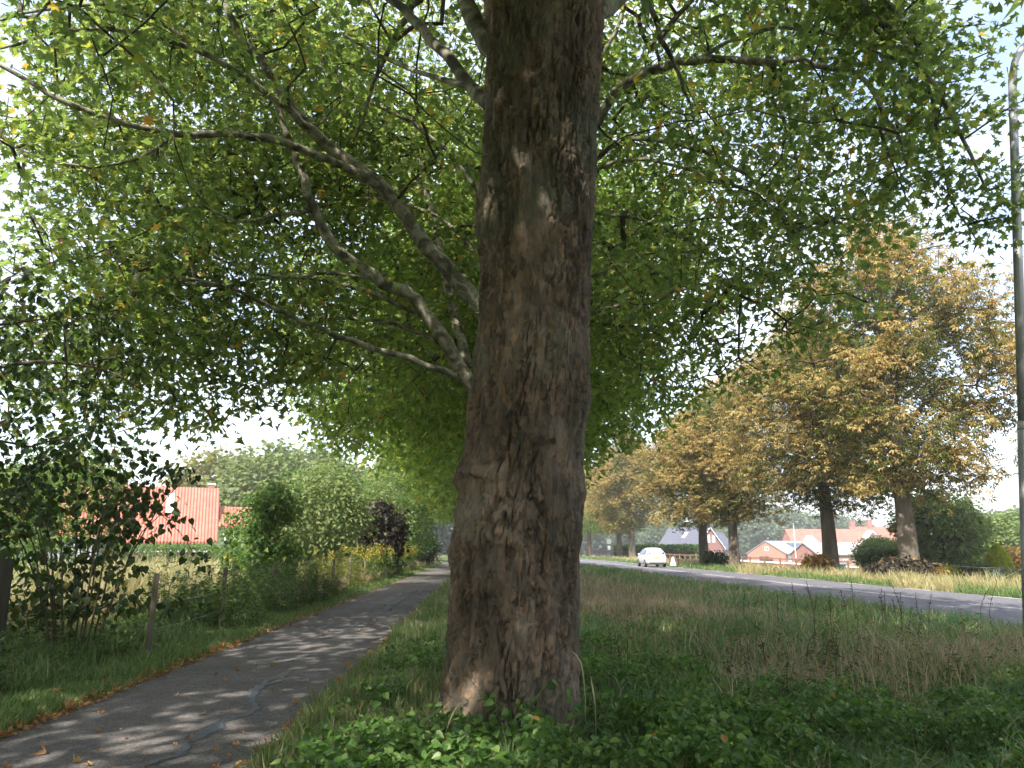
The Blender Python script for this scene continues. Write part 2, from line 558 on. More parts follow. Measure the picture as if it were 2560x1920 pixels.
def axis(segs):
    out = [segs[0][0]]
    for a, b, s in segs:
        n = max(1, int(round((b - a) / s)))
        out += list(np.linspace(a, b, n + 1)[1:])
    return np.array(out)
gx = axis([(-2500, -300, 275), (-300, -60, 20), (-60, -14, 2), (-14, 12, 0.3), (12, 40, 0.8), (40, 120, 8), (120, 400, 40), (400, 2500, 300)])
gy = axis([(-400, -20, 38), (-20, 3, 1.0), (3, 30, 0.35), (30, 70, 0.8), (70, 130, 2.5), (130, 400, 27), (400, 4000, 400)])
X, Y = np.meshgrid(gx, gy)
Z = gz(X, Y)
nx, ny = len(gx), len(gy)
ii = (np.arange(ny - 1)[:, None] * nx + np.arange(nx - 1)[None]).ravel()
ground = link('ground', mesh_np('ground', np.stack([X.ravel(), Y.ravel(), Z.ravel()], 1), [np.stack([ii, ii + 1, ii + nx + 1, ii + nx], 1)], m_ground, smooth=True))
tag(ground, 'flat ground under the verges and fields', kind='structure')

def strip(u0, u1, slope, ys, z, cols=6, wob=0.0, crown=0.0, seed=0.0):
    us = np.linspace(0, 1, cols)
    V = []
    for y in ys:
        w0 = (vnoise(np.array([[y * 1.7, 0, 0]]), seed)[0] - 0.5) * wob + (vnoise(np.array([[y * 0.4, 3, 0]]), seed)[0] - 0.5) * wob * 1.6
        w1 = (vnoise(np.array([[y * 1.7, 9, 0]]), seed)[0] - 0.5) * wob + (vnoise(np.array([[y * 0.4, 7, 0]]), seed)[0] - 0.5) * wob * 1.6
        for u in us:
            V.append((u0 + w0 + (u1 + w1 - u0 - w0) * u + slope * y, y, z + crown * (1 - (2 * u - 1) ** 2)))
    n = len(ys)
    i = (np.arange(n - 1)[:, None] * cols + np.arange(cols - 1)[None]).ravel()
    return np.array(V), [np.stack([i, i + 1, i + cols + 1, i + cols], 1)]
V, F = strip(PATH_L, PATH_R, PM, np.concatenate([np.arange(-14, 30, 0.25), np.arange(30, 141, 1.0)]), 0.0, 7, 0.05, 0.012, 4.0)
path = tag(link('cycle_path', mesh_np('cycle_path', V, F, m_asph, smooth=True)), 'narrow grey asphalt cycle path with a sealed crack along it', kind='structure')
V, F = strip(ROAD_C - ROAD_H, ROAD_C + ROAD_H, RM, np.arange(-40, 421, 2.0), 0.0, 7, 0.06, 0.03, 6.0)
road = tag(link('road', mesh_np('road', V, F, m_road, smooth=True)), 'straight grey asphalt road with white dashed lines', kind='structure')
def mark_mesh(w, l):
    return MB().box(-w / 2, w / 2, 0, l, 0, 0.003).mesh('road_line', m_paint)
def lay_mark(name, me, u, y):
    o = link(name, me, road, (u + RM * y, y, 0.004 + 0.03 * (1 - ((u - ROAD_C) / ROAD_H) ** 2)))
    o.rotation_euler = (0, 0, math.atan2(-RM, 1))
e_me, c_me = mark_mesh(0.11, 1.7), mark_mesh(0.075, 8.6)
y = -1.4
while y < 150:
    lay_mark('edge_line', e_me, ROAD_C - ROAD_H + 0.22, y)
    lay_mark('edge_line', e_me, ROAD_C + ROAD_H - 0.22, y + 0.8)
    y += 4.95
for y in np.arange(-6, 190, 9.6):
    lay_mark('centre_line', c_me, ROAD_C - 0.11, y)
    lay_mark('centre_line', c_me, ROAD_C + 0.11, y)
# sealed cracks of the path
def seal(pix, w):
    pts = np.array([G(x * 0.57866, 960 + y * 0.57866)[:2] for x, y in pix])
    pts = spline(np.c_[pts, np.zeros(len(pts))], 0.05)
    n = len(pts)
    tan = unit(np.gradient(pts, axis=0))
    nor = np.stack([-tan[:, 1], tan[:, 0], np.zeros(n)], 1)
    k = np.arange(n) * 0.05
    ww = w * (0.45 + 0.8 * vnoise(np.stack([k * 2.2, k * 0, k * 0], 1), 3) + 0.45 * vnoise(np.stack([k * 11, k * 0, k * 0], 1), 13)) * np.minimum(1, np.minimum(np.arange(n) + 0.6, n - np.arange(n) - 0.4) / 5)
    jog = (vnoise(np.stack([k * 3, k * 0 + 5, k * 0], 1), 8) - 0.5) * w * 1.1 + (vnoise(np.stack([k * 10, k * 0 + 5, k * 0], 1), 18) - 0.5) * w * 0.5
    V = []
    for i in range(n):
        c = pts[i] + nor[i] * jog[i]
        for s, zz in ((-0.5, 0.001), (-0.32, 0.006), (0.32, 0.006), (0.5, 0.001)):
            q = c + nor[i] * ww[i] * s
            u = (path_u(q[0], q[1]) - PATH_L) / (PATH_R - PATH_L)
            V.append((q[0], q[1], zz + 0.012 * (1 - (2 * u - 1) ** 2) + 0.001))
    i = (np.arange(n - 1)[:, None] * 4 + np.arange(3)[None]).ravel()
    link('sealed_crack', mesh_np('sealed_crack', np.array(V), [np.stack([i, i + 1, i + 5, i + 4], 1)], m_seal), path)
seal([(480, 1720), (600, 1655), (740, 1610), (800, 1560), (900, 1500), (960, 1470), (1050, 1432), (1085, 1405), (1095, 1355), (1105, 1325), (1180, 1285), (1275, 1245)], 0.10)
seal([(1112, 1322), (1160, 1302), (1230, 1284)], 0.05)
seal([(1250, 1205), (1290, 1190), (1335, 1168)], 0.09)
seal([(1430, 1105), (1480, 1075), (1520, 1050), (1612, 1015)], 0.10)
seal([(1650, 985), (1720, 945), (1765, 918), (1820, 895)], 0.13)

# ================================================================== MATERIALS FOR PLANTS
G1, G2, G3 = (0.060, 0.092, 0.028), (0.096, 0.138, 0.042), (0.142, 0.176, 0.054)
m_leaf = leaf_mat('plane leaves', [(0.0, G1), (0.45, G2), (0.85, G3), (0.97, (0.20, 0.20, 0.04)), (0.99, (0.24, 0.17, 0.035)), (1.0, (0.26, 0.12, 0.03))], 0.55, (2.6, 2.65, 1.7))
m_leaf_far = leaf_mat('plane leaves further on', [(0.0, (0.08, 0.13, 0.034)), (0.5, (0.13, 0.19, 0.048)), (0.9, (0.19, 0.23, 0.06)), (0.98, (0.24, 0.22, 0.06)), (1.0, (0.26, 0.15, 0.04))], 0.55, (2.6, 2.6, 1.6))
m_chest = leaf_mat('browned chestnut leaves', [(0.0, (0.27, 0.185, 0.07)), (0.35, (0.39, 0.27, 0.105)), (0.7, (0.46, 0.35, 0.14)), (1.0, (0.28, 0.27, 0.085))], 0.4, (1.5, 1.45, 1.0))
m_chest_g = leaf_mat('green chestnut leaves', [(0.0, (0.08, 0.115, 0.025)), (0.6, (0.14, 0.16, 0.04)), (0.9, (0.24, 0.20, 0.06)), (1.0, (0.28, 0.18, 0.055))], 0.45, (1.7, 1.7, 1.0))
m_dark = leaf_mat('dark shrub leaves', [(0.0, (0.022, 0.042, 0.012)), (0.6, (0.040, 0.068, 0.018)), (0.95, (0.07, 0.095, 0.025)), (1.0, (0.18, 0.14, 0.03))], 0.35, rough=0.42)
m_fresh = leaf_mat('fresh green leaves', [(0.0, (0.06, 0.12, 0.03)), (0.6, (0.10, 0.18, 0.045)), (0.93, (0.17, 0.23, 0.06)), (1.0, (0.30, 0.22, 0.05))], 0.4)
m_pale = leaf_mat('pale willow leaves', [(0.0, (0.10, 0.15, 0.05)), (0.6, (0.15, 0.20, 0.07)), (1.0, (0.22, 0.24, 0.08))], 0.4, (1.5, 1.5, 1.0))
m_olive = leaf_mat('yellowing distant leaves', [(0.0, (0.11, 0.13, 0.035)), (0.6, (0.17, 0.18, 0.05)), (1.0, (0.26, 0.22, 0.06))], 0.4, (1.5, 1.5, 1.0))
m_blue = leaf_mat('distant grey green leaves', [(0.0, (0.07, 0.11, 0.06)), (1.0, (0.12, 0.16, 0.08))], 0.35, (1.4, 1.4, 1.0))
m_purple = leaf_mat('purple brown leaves', [(0.0, (0.028, 0.022, 0.020)), (0.6, (0.045, 0.035, 0.028)), (0.9, (0.05, 0.06, 0.03)), (1.0, (0.15, 0.08, 0.04))], 0.25)
m_yellow = leaf_mat('golden conifer', [(0.0, (0.24, 0.30, 0.02)), (1.0, (0.42, 0.46, 0.05))], 0.35, (1.3, 1.3, 0.8))
m_orange = leaf_mat('orange autumn leaves', [(0.0, (0.24, 0.12, 0.03)), (0.6, (0.34, 0.20, 0.05)), (1.0, (0.22, 0.22, 0.05))], 0.35, (1.4, 1.3, 1.0))
m_cover = leaf_mat('ground cover leaves', [(0.0, (0.045, 0.095, 0.022)), (0.5, (0.075, 0.145, 0.032)), (0.85, (0.12, 0.195, 0.052)), (0.985, (0.17, 0.235, 0.07)), (1.0, (0.30, 0.16, 0.04))], 0.35, rough=0.4)
m_creep = leaf_mat('creeper leaves', [(0.0, (0.050, 0.110, 0.026)), (0.6, (0.085, 0.165, 0.040)), (1.0, (0.13, 0.21, 0.06))], 0.4, rough=0.45)
m_grass = leaf_mat('grass', [(0.0, (0.075, 0.135, 0.040)), (0.5, (0.115, 0.19, 0.060)), (0.82, (0.17, 0.235, 0.085)), (1.0, (0.34, 0.31, 0.16))], 0.38, (1.7, 1.7, 1.1))
m_grass2 = leaf_mat('cool lush grass', [(0.0, (0.075, 0.145, 0.055)), (0.6, (0.11, 0.20, 0.078)), (1.0, (0.16, 0.24, 0.10))], 0.38, (1.6, 1.6, 1.1))
m_dry = leaf_mat('dry grass', [(0.0, (0.25, 0.185, 0.11)), (0.5, (0.38, 0.29, 0.18)), (0.9, (0.50, 0.40, 0.26)), (1.0, (0.15, 0.10, 0.065))], 0.35, (1.2, 1.2, 1.0))
m_mead = leaf_mat('ripe meadow grass', [(0.0, (0.26, 0.25, 0.10)), (0.5, (0.38, 0.34, 0.16)), (1.0, (0.46, 0.39, 0.23))], 0.35, (1.2, 1.2, 1.0))
m_weed = leaf_mat('tall weed leaves', [(0.0, (0.05, 0.085, 0.028)), (0.6, (0.08, 0.13, 0.04)), (0.9, (0.13, 0.18, 0.06)), (1.0, (0.22, 0.16, 0.08))], 0.35)
m_dying = leaf_mat('dying weed leaves', [(0.0, (0.03, 0.035, 0.018)), (0.6, (0.06, 0.07, 0.03)), (0.85, (0.20, 0.17, 0.06)), (1.0, (0.09, 0.05, 0.035))], 0.3)
m_gold = leaf_mat('goldenrod flowers', [(0.0, (0.36, 0.30, 0.04)), (1.0, (0.48, 0.40, 0.08))], 0.3, (1.2, 1.2, 1.0))
m_fall = leaf_mat('fallen leaves', [(0.0, (0.26, 0.12, 0.045)), (0.4, (0.38, 0.20, 0.075)), (0.75, (0.46, 0.29, 0.12)), (0.9, (0.22, 0.08, 0.035)), (1.0, (0.40, 0.36, 0.10))], 0.2, (1.2, 1.1, 1.0), 0.7)
m_twig = noise_mat('twig bark', [(0.3, (0.035, 0.028, 0.022)), (0.7, (0.085, 0.07, 0.05))], 6, 4, 0.9)
m_stem = noise_mat('shrub stems', [(0.3, (0.06, 0.045, 0.03)), (0.7, (0.13, 0.10, 0.065))], 6, 4, 0.9)
m_chbark = noise_mat('chestnut bark', [(0.3, (0.075, 0.060, 0.045)), (0.5, (0.125, 0.105, 0.080)), (0.7, (0.19, 0.165, 0.13))], 2.2, 10, 0.95, 1.0, 9, (1, 1, 0.3))

def plane_limb_mat():
    """mottled flaking plane bark: olive grey plates on cream"""
    m, nt, b = newmat('plane limb bark')
    tc = node(nt, 'ShaderNodeTexCoord')
    n = node(nt, 'ShaderNodeTexNoise', Scale=3.2, Detail=3.0, Roughness=0.5, Distortion=0.6)
    nt.links.new(tc.outputs['Object'], n.inputs['Vector'])
    r = ramp(nt, [(0.36, (0.075, 0.070, 0.050)), (0.45, (0.13, 0.122, 0.088)), (0.49, (0.20, 0.19, 0.14)), (0.58, (0.32, 0.305, 0.23)), (0.64, (0.15, 0.138, 0.10))])
    nt.links.new(n.outputs['Fac'], r.inputs['Fac'])
    n2 = node(nt, 'ShaderNodeTexNoise', Scale=14.0, Detail=6.0)
    nt.links.new(tc.outputs['Object'], n2.inputs['Vector'])
    mx = node(nt, 'ShaderNodeMix', data_type='RGBA', blend_type='MULTIPLY')
    mx.inputs[0].default_value = 0.6
    r2 = ramp(nt, [(0.35, (0.55, 0.5, 0.45)), (0.6, (1, 1, 1))])
    nt.links.new(n2.outputs['Fac'], r2.inputs['Fac'])
    nt.links.new(r.outputs['Color'], mx.inputs[6])
    nt.links.new(r2.outputs['Color'], mx.inputs[7])
    nt.links.new(mx.outputs[2], b.inputs['Base Color'])
    bp = node(nt, 'ShaderNodeBump', Strength=0.5, Distance=0.01)
    nt.links.new(n.outputs['Fac'], bp.inputs['Height'])
    nt.links.new(bp.outputs['Normal'], b.inputs['Normal'])
    b.inputs['Roughness'].default_value = 0.9
    b.inputs['Specular IOR Level'].default_value = 0.2
    return m
m_plimb = plane_limb_mat()
def trunk_mat():
    m, nt, b = newmat('old plane trunk bark')
    tc = node(nt, 'ShaderNodeTexCoord')
    mp = node(nt, 'ShaderNodeMapping')
    mp.inputs['Scale'].default_value = (1, 1, 0.55)
    nt.links.new(tc.outputs['Object'], mp.inputs['Vector'])
    n = node(nt, 'ShaderNodeTexNoise', Scale=1.9, Detail=8.0, Roughness=0.62, Distortion=0.4)
    nt.links.new(mp.outputs['Vector'], n.inputs['Vector'])
    r = ramp(nt, [(0.30, (0.050, 0.043, 0.030)), (0.42, (0.095, 0.073, 0.051)), (0.52, (0.138, 0.102, 0.073)), (0.60, (0.185, 0.138, 0.100)), (0.72, (0.30, 0.235, 0.175))])
    nt.links.new(n.outputs['Fac'], r.inputs['Fac'])
    # single flakes of another tone
    vo = node(nt, 'ShaderNodeTexVoronoi', Scale=21.0)
    nz = node(nt, 'ShaderNodeTexNoise', Scale=9.0, Detail=4.0)
    vm = node(nt, 'ShaderNodeMix', data_type='RGBA')
    vm.inputs[0].default_value = 0.09
    nt.links.new(mp.outputs['Vector'], nz.inputs['Vector'])
    nt.links.new(mp.outputs['Vector'], vm.inputs[6])
    nt.links.new(nz.outputs['Color'], vm.inputs[7])
    nt.links.new(vm.outputs[2], vo.inputs['Vector'])
    rv = ramp(nt, [(0.0, (0.50, 0.50, 0.52)), (0.25, (0.84, 0.88, 0.92)), (0.60, (1.0, 0.97, 0.94)), (0.82, (1.42, 1.3, 1.18)), (1.0, (0.70, 0.84, 0.96))])
    sep = node(nt, 'ShaderNodeSeparateColor')
    nt.links.new(vo.outputs['Color'], sep.inputs['Color'])
    nt.links.new(sep.outputs[0], rv.inputs['Fac'])
    mx = node(nt, 'ShaderNodeMix', data_type='RGBA', blend_type='MULTIPLY')
    mx.inputs[0].default_value = 1.0
    nt.links.new(r.outputs['Color'], mx.inputs[6])
    nt.links.new(rv.outputs['Color'], mx.inputs[7])
    # green grey algae, mostly on one flank
    n3 = node(nt, 'ShaderNodeTexNoise', Scale=1.1, Detail=5.0)
    nt.links.new(tc.outputs['Object'], n3.inputs['Vector'])
    r3 = ramp(nt, [(0.50, (0, 0, 0)), (0.66, (0.6, 0.6, 0.6))])
    nt.links.new(n3.outputs['Fac'], r3.inputs['Fac'])
    m2 = node(nt, 'ShaderNodeMix', data_type='RGBA')
    m2.inputs[7].default_value = (0.10, 0.105, 0.075, 1)
    nt.links.new(r3.outputs['Color'], m2.inputs[0])
    nt.links.new(mx.outputs[2], m2.inputs[6])
    nt.links.new(m2.outputs[2], b.inputs['Base Color'])
    n4 = node(nt, 'ShaderNodeTexNoise', Scale=38.0, Detail=6.0, Roughness=0.65)
    nt.links.new(mp.outputs['Vector'], n4.inputs['Vector'])
    bp = node(nt, 'ShaderNodeBump', Strength=0.9, Distance=0.02)
    nt.links.new(n4.outputs['Fac'], bp.inputs['Height'])
    nt.links.new(bp.outputs['Normal'], b.inputs['Normal'])
    b.inputs['Roughness'].default_value = 0.92
    b.inputs['Specular IOR Level'].default_value = 0.2
    return m
m_trunk = trunk_mat()

# ================================================================== THE GREAT PLANE TREE
EDGES = [(1660, 938, 1262), (1560, 945, 1255), (1500, 954, 1250), (1400, 962, 1248), (1300, 967, 1252), (1200, 974, 1252), (1100, 985, 1255), (1040, 989, 1257),
         (1000, 1002, 1256), (900, 1012, 1267), (840, 1018, 1272), (700, 1029, 1277), (600, 1034, 1278), (500, 1033, 1280), (400, 1035, 1283), (300, 1040, 1287),
         (200, 1047, 1294), (100, 1050, 1300), (0, 1046, 1306), (-120, 1040, 1318)]
P0Y = lambda z: 6.88 - 0.05 * z
prof = []
for yy, xl, xr in EDGES:
    d = 6.8
    for _ in range(5):
        c = Q((xl + xr) / 2, yy, d)
        d = P0Y(c[2])
    zc = c[1] * CP + (c[2] - CAM_H) * SP
    prof.append((c[2], c[0], (xr - xl) / 2 * 1.15732 * zc / FPX * 0.99))
prof = np.array(prof)
zrow = lambda yy: float(np.interp(-yy, [-e[0] for e in EDGES], prof[:, 0]))
base0 = np.array((float(np.interp(0, prof[:, 0], prof[:, 1])), P0Y(0), 0.0))
plane0 = empty('plane_tree', base0)
tag(plane0, 'old plane tree with a thick rough brown trunk between path and road', 'tree', 'plane trees in the verge beside the path')
NF, NB, NR = 244, 30, 600
th = np.concatenate([np.linspace(-1.75, 1.75, NF), np.linspace(1.75, 2 * math.pi - 1.75, NB + 2)[1:-1]])
zz = np.linspace(-0.45, 8.0, NR)
TH, ZZ = np.meshgrid(th, zz)
RR = np.interp(ZZ, prof[:, 0], prof[:, 2])
CX = np.interp(ZZ, prof[:, 0], prof[:, 1])
CY = P0Y(ZZ)
t_, z_ = TH.ravel(), ZZ.ravel()
circ = np.stack([np.sin(t_), -np.cos(t_), z_], 1)
ux = t_ * 0.52
lump = (fbm(circ * np.array((2.2, 2.2, 1.1)), 3, 1.0) - 0.5) * 0.085
lump += (fbm(circ * np.array((6, 6, 5.0)), 3, 5.0) - 0.5) * 0.05
wz = fbm(circ * np.array((7, 7, 7.0)), 3, 9.0) - 0.5
wu = fbm(circ * np.array((6, 6, 4.0)), 3, 14.0) - 0.5
cid = voro(ux / 0.085 + wu * 2.0, z_ / 0.17 + wz * 2.0, 2.0)[2]
def lines(fu, fz, seed, w):
    """thin wandering fissures, longer than wide"""
    q = np.stack([ux * fu + wu * 0.5, z_ * fz + wz * 0.7, 0 * z_ + seed * 3.7], 1)
    return 1 - sstep(w * 0.3, w, np.abs(fbm(q, 2, seed) - 0.5))
la, lb, lc = lines(15.0, 3.4, 61.0, 0.048), lines(21.0, 5.0, 67.0, 0.050), lines(10.0, 13.0, 71.0, 0.034)
lf, lg = lines(30.0, 9.0, 73.0, 0.05), lines(24.0, 14.0, 79.0, 0.04)
rough_a = sstep(0.36, 0.58, fbm(circ * np.array((1.6, 1.6, 0.9)), 3, 21.0))          # where the bark is fissured and where it is smooth
cm = sstep(0.36, 0.56, fbm(circ * np.array((7, 7, 2.5)), 2, 31.0))
crack = np.maximum(np.maximum(la, lb * 0.9), lc * 0.55)
fine = np.maximum(lf, lg * 0.7)
disp = lump - 0.052 * crack * (0.30 + 0.70 * rough_a) * (0.40 + 0.60 * cm) - 0.016 * fine * (0.25 + 0.75 * rough_a) * (1 - crack)
disp += (cid - 0.5) * 0.009
disp += (fbm(circ * np.array((22, 22, 14.0)), 3, 41.0) - 0.5) * 0.012
def ridge(th0, y_view, wt, up, down, amp, tilt=0.0):
    t = t_ - th0
    dz = z_ - zrow(y_view) - tilt * t + (fbm(circ * 5.0, 2, y_view * 0.1) - 0.5) * 0.12
    return amp * np.exp(-(t / wt) ** 2) * np.where(dz > 0, np.exp(-(dz / up) ** 2), np.exp(-(dz / down) ** 2))
disp += ridge(-0.75, 1035, 0.55, 0.16, 0.035, 0.055, -0.15)
disp += ridge(-0.25, 1182, 0.75, 0.12, 0.03, 0.040)
disp += ridge(0.25, 965, 0.35, 0.13, 0.03, 0.050, -0.1)
disp += ridge(0.15, 1268, 0.9, 0.10, 0.05, 0.022)
disp += ridge(-0.05, 845, 0.45, 0.15, 0.08, 0.040)
disp += ridge(-0.55, 470, 0.28, 0.14, 0.10, 0.050)
disp += ridge(0.2, 520, 0.4, 0.10, 0.05, -0.035)
disp += ridge(0.6, 300, 0.25, 0.5, 0.5, 0.025)
disp += ridge(1.5, 1060, 0.3, 0.10, 0.09, 0.035)
disp += ridge(-1.35, 1042, 0.40, 0.20, 0.05, 0.055)
disp += ridge(-1.3, 1195, 0.40, 0.14, 0.05, 0.03)
disp += ridge(1.4, 880, 0.35, 0.16, 0.10, 0.03)
flare = np.clip(0.55 - z_, 0, 1.0) ** 2 * (0.10 + 0.14 * np.maximum(0, np.cos(t_ * 4 + 1.0)))
r = RR.ravel() + disp + flare
V = np.stack([CX.ravel() + r * np.sin(t_), CY.ravel() - r * np.cos(t_), z_], 1)
nc = len(th)
i = (np.arange(NR - 1)[:, None] * nc + np.arange(nc)[None])
j = (np.arange(NR - 1)[:, None] * nc + (np.arange(nc)[None] + 1) % nc)
F = np.stack([i.ravel(), j.ravel(), (j + nc).ravel(), (i + nc).ravel()], 1)
link('trunk', mesh_np('trunk', V - base0, [F], m_trunk, smooth=True), plane0)

def poly(pix):
    return np.array([Q(x, y, d) for x, y, d in pix])
top0 = np.array((np.interp(7.6, prof[:, 0], prof[:, 1]), P0Y(7.6), 7.6))
limbs0 = [
    (np.array([top0, top0 + (0.1, 0, 2.5), top0 + (-0.2, 0.3, 5.0), top0 + (0.1, 0.2, 8.5)]), 0.48, 0.10),
    (poly([(1150, 330, 6.6), (1050, 225, 7.0), (990, 150, 7.5), (910, 62, 8.0), (840, -8, 8.5), (700, -130, 9.2)]), 0.075, 0.035),
    (poly([(1130, 150, 6.5), (1055, 92, 6.5), (1025, 40, 6.6), (985, -60, 6.8), (930, -220, 7.2)]), 0.11, 0.06),
    (poly([(1060, 200, 7.0), (930, 165, 7.8), (840, 130, 8.5), (740, 75, 9.2)]), 0.035, 0.012),
    (poly([(1250, 60, 6.5), (1320, 8, 6.9), (1400, -60, 7.4), (1560, -160, 8.4), (1800, -100, 10.0), (1960, 60, 11.2), (2020, 250, 11.9), (2050, 420, 12.3), (2110, 520, 12.4)]), 0.10, 0.012),
    (np.array([top0 + (0.3, 0, 0.2), (2.6, 8.3, 9.2), (5.0, 10.2, 9.9), (7.0, 11.4, 9.0), (8.0, 12.0, 7.4)]), 0.11, 0.02),
    (np.array([top0 + (-0.3, 0, 0.1), (-2.4, 8.0, 9.6), (-5.0, 9.6, 10.6), (-7.0, 10.8, 10.8), (-8.2, 11.6, 10.4)]), 0.13, 0.02),
    (np.array([top0 + (0, .2, 0.6), (-0.8, 9.5, 10.0), (-2.2, 12.5, 10.6), (-3.2, 14.2, 9.6)]), 0.12, 0.02),
    (np.array([top0 + (0, .2, 0.9), (1.2, 9.4, 10.4), (2.6, 12.2, 10.8), (3.6, 13.8, 9.8)]), 0.12, 0.02),
    (np.array([top0 + (0, -.3, 0.6), (-2.5, 4.0, 9.6), (-5.5, 2.0, 10.0), (-7.5, 0.5, 9.0)]), 0.13, 0.03),
    (np.array([top0 + (0, -.3, 0.8), (2.8, 4.4, 9.8), (5.8, 2.6, 10.2), (7.6, 1.0, 9.2)]), 0.13, 0.03),
    (np.array([top0 + (0, -.3, 1.2), (0.3, 3.6, 10.4), (0.4, 1.0, 11.2), (0.2, -1.0, 10.6)]), 0.13, 0.03)]
def crown_points(n, c, r, zlo, zdrop, clump=0.40, cs=0.33, seed=0.0, hollow=0.25, keep_out=0.45, mincam=8.5):
    a = ellipsoid(n * 6, c, r)
    rho = np.hypot((a[:, 0] - c[0]) / r[0], (a[:, 1] - c[1]) / r[1])
    ok = (a[:, 2] > zlo - zdrop * rho ** 2) & (fbm(a * cs, 3, seed) > clump)
    e = np.sqrt(rho ** 2 + ((a[:, 2] - c[2]) / r[2]) ** 2)
    ok &= (e > hollow)
    fr = in_frame(a, 200)
    dist = np.linalg.norm(a - np.array((0, 0, CAM_H)), axis=1)
    ok &= ~(fr & (dist < mincam)) & ~(in_frame(a, 900) & (dist < 8.0))
    ok &= fr | (rng.uniform(0, 1, len(a)) < keep_out)
    a = a[ok]
    return a[:n]
att0 = crown_points(2300, (0.4, 6.4, 11.6), (9.0, 9.0, 7.6), 7.4, 2.2, 0.38, 0.33, 3.0, mincam=9.0, keep_out=0.8)
spray = np.vstack([spline(l[0], 0.2)[len(spline(l[0], 0.2)) // 2:] for l in (limbs0[4], limbs0[5])])
sp = spray[rng.integers(0, len(spray), 95)] + rng.normal(0, 0.5, (95, 3)) * (1, 0.8, 0.6) + (0.15, 0, -0.15)
fr0 = in_frame(att0, 60)
px0, py0, _ = proj(att0)
corner = ((px0 < 620) & (py0 < 520)) | (px0 > 2050)
att0 = att0[fr0 | (att0[:, 0] < 1.5) | (rng.uniform(0, 1, len(att0)) < 0.6)]
fr0 = in_frame(att0, 60)
px0, py0, _ = proj(att0)
corner = ((px0 < 620) & (py0 < 520)) | (px0 > 2050)
att0 = att0[~fr0 | (rng.uniform(0, 1, len(att0)) < np.where(corner, np.where(px0 > 2000, 0.09, 0.34), 0.05))]
att0 = np.vstack([att0, sp, ellipsoid(30, (-1.1, -0.1, 8.3), (1.3, 1.3, 0.6))])  # last cluster: extra foliage behind the camera, added to block sun on the trunk
near_sel = lambda p: in_frame(p, 260)
far_sel = lambda p: ~in_frame(p, 260)
# the trunk is already made: hang the limbs, twigs and leaves of this tree under the same root
def add_crown(root, base, limbs, att, leaves, mats, n_single, tmpl):
    r = build_tree('tmp_tree', 'x', 'tree', base, None, limbs, att, leaves, mats, n_single=n_single, single_tmpl=tmpl)
    for ch in list(r.children): ch.parent = root
    bpy.data.objects.remove(r)
add_crown(plane0, base0, limbs0, att0,
          [(LOBED, dict(n=26, spread=0.30, size=(0.10, 0.17), droop=0.35, rnd=0.75), near_sel), (KITE, dict(n=11, spread=0.42, size=(0.26, 0.38)), far_sel)],
          (m_trunk, m_plimb, m_twig, m_leaf), 280, LOBED)

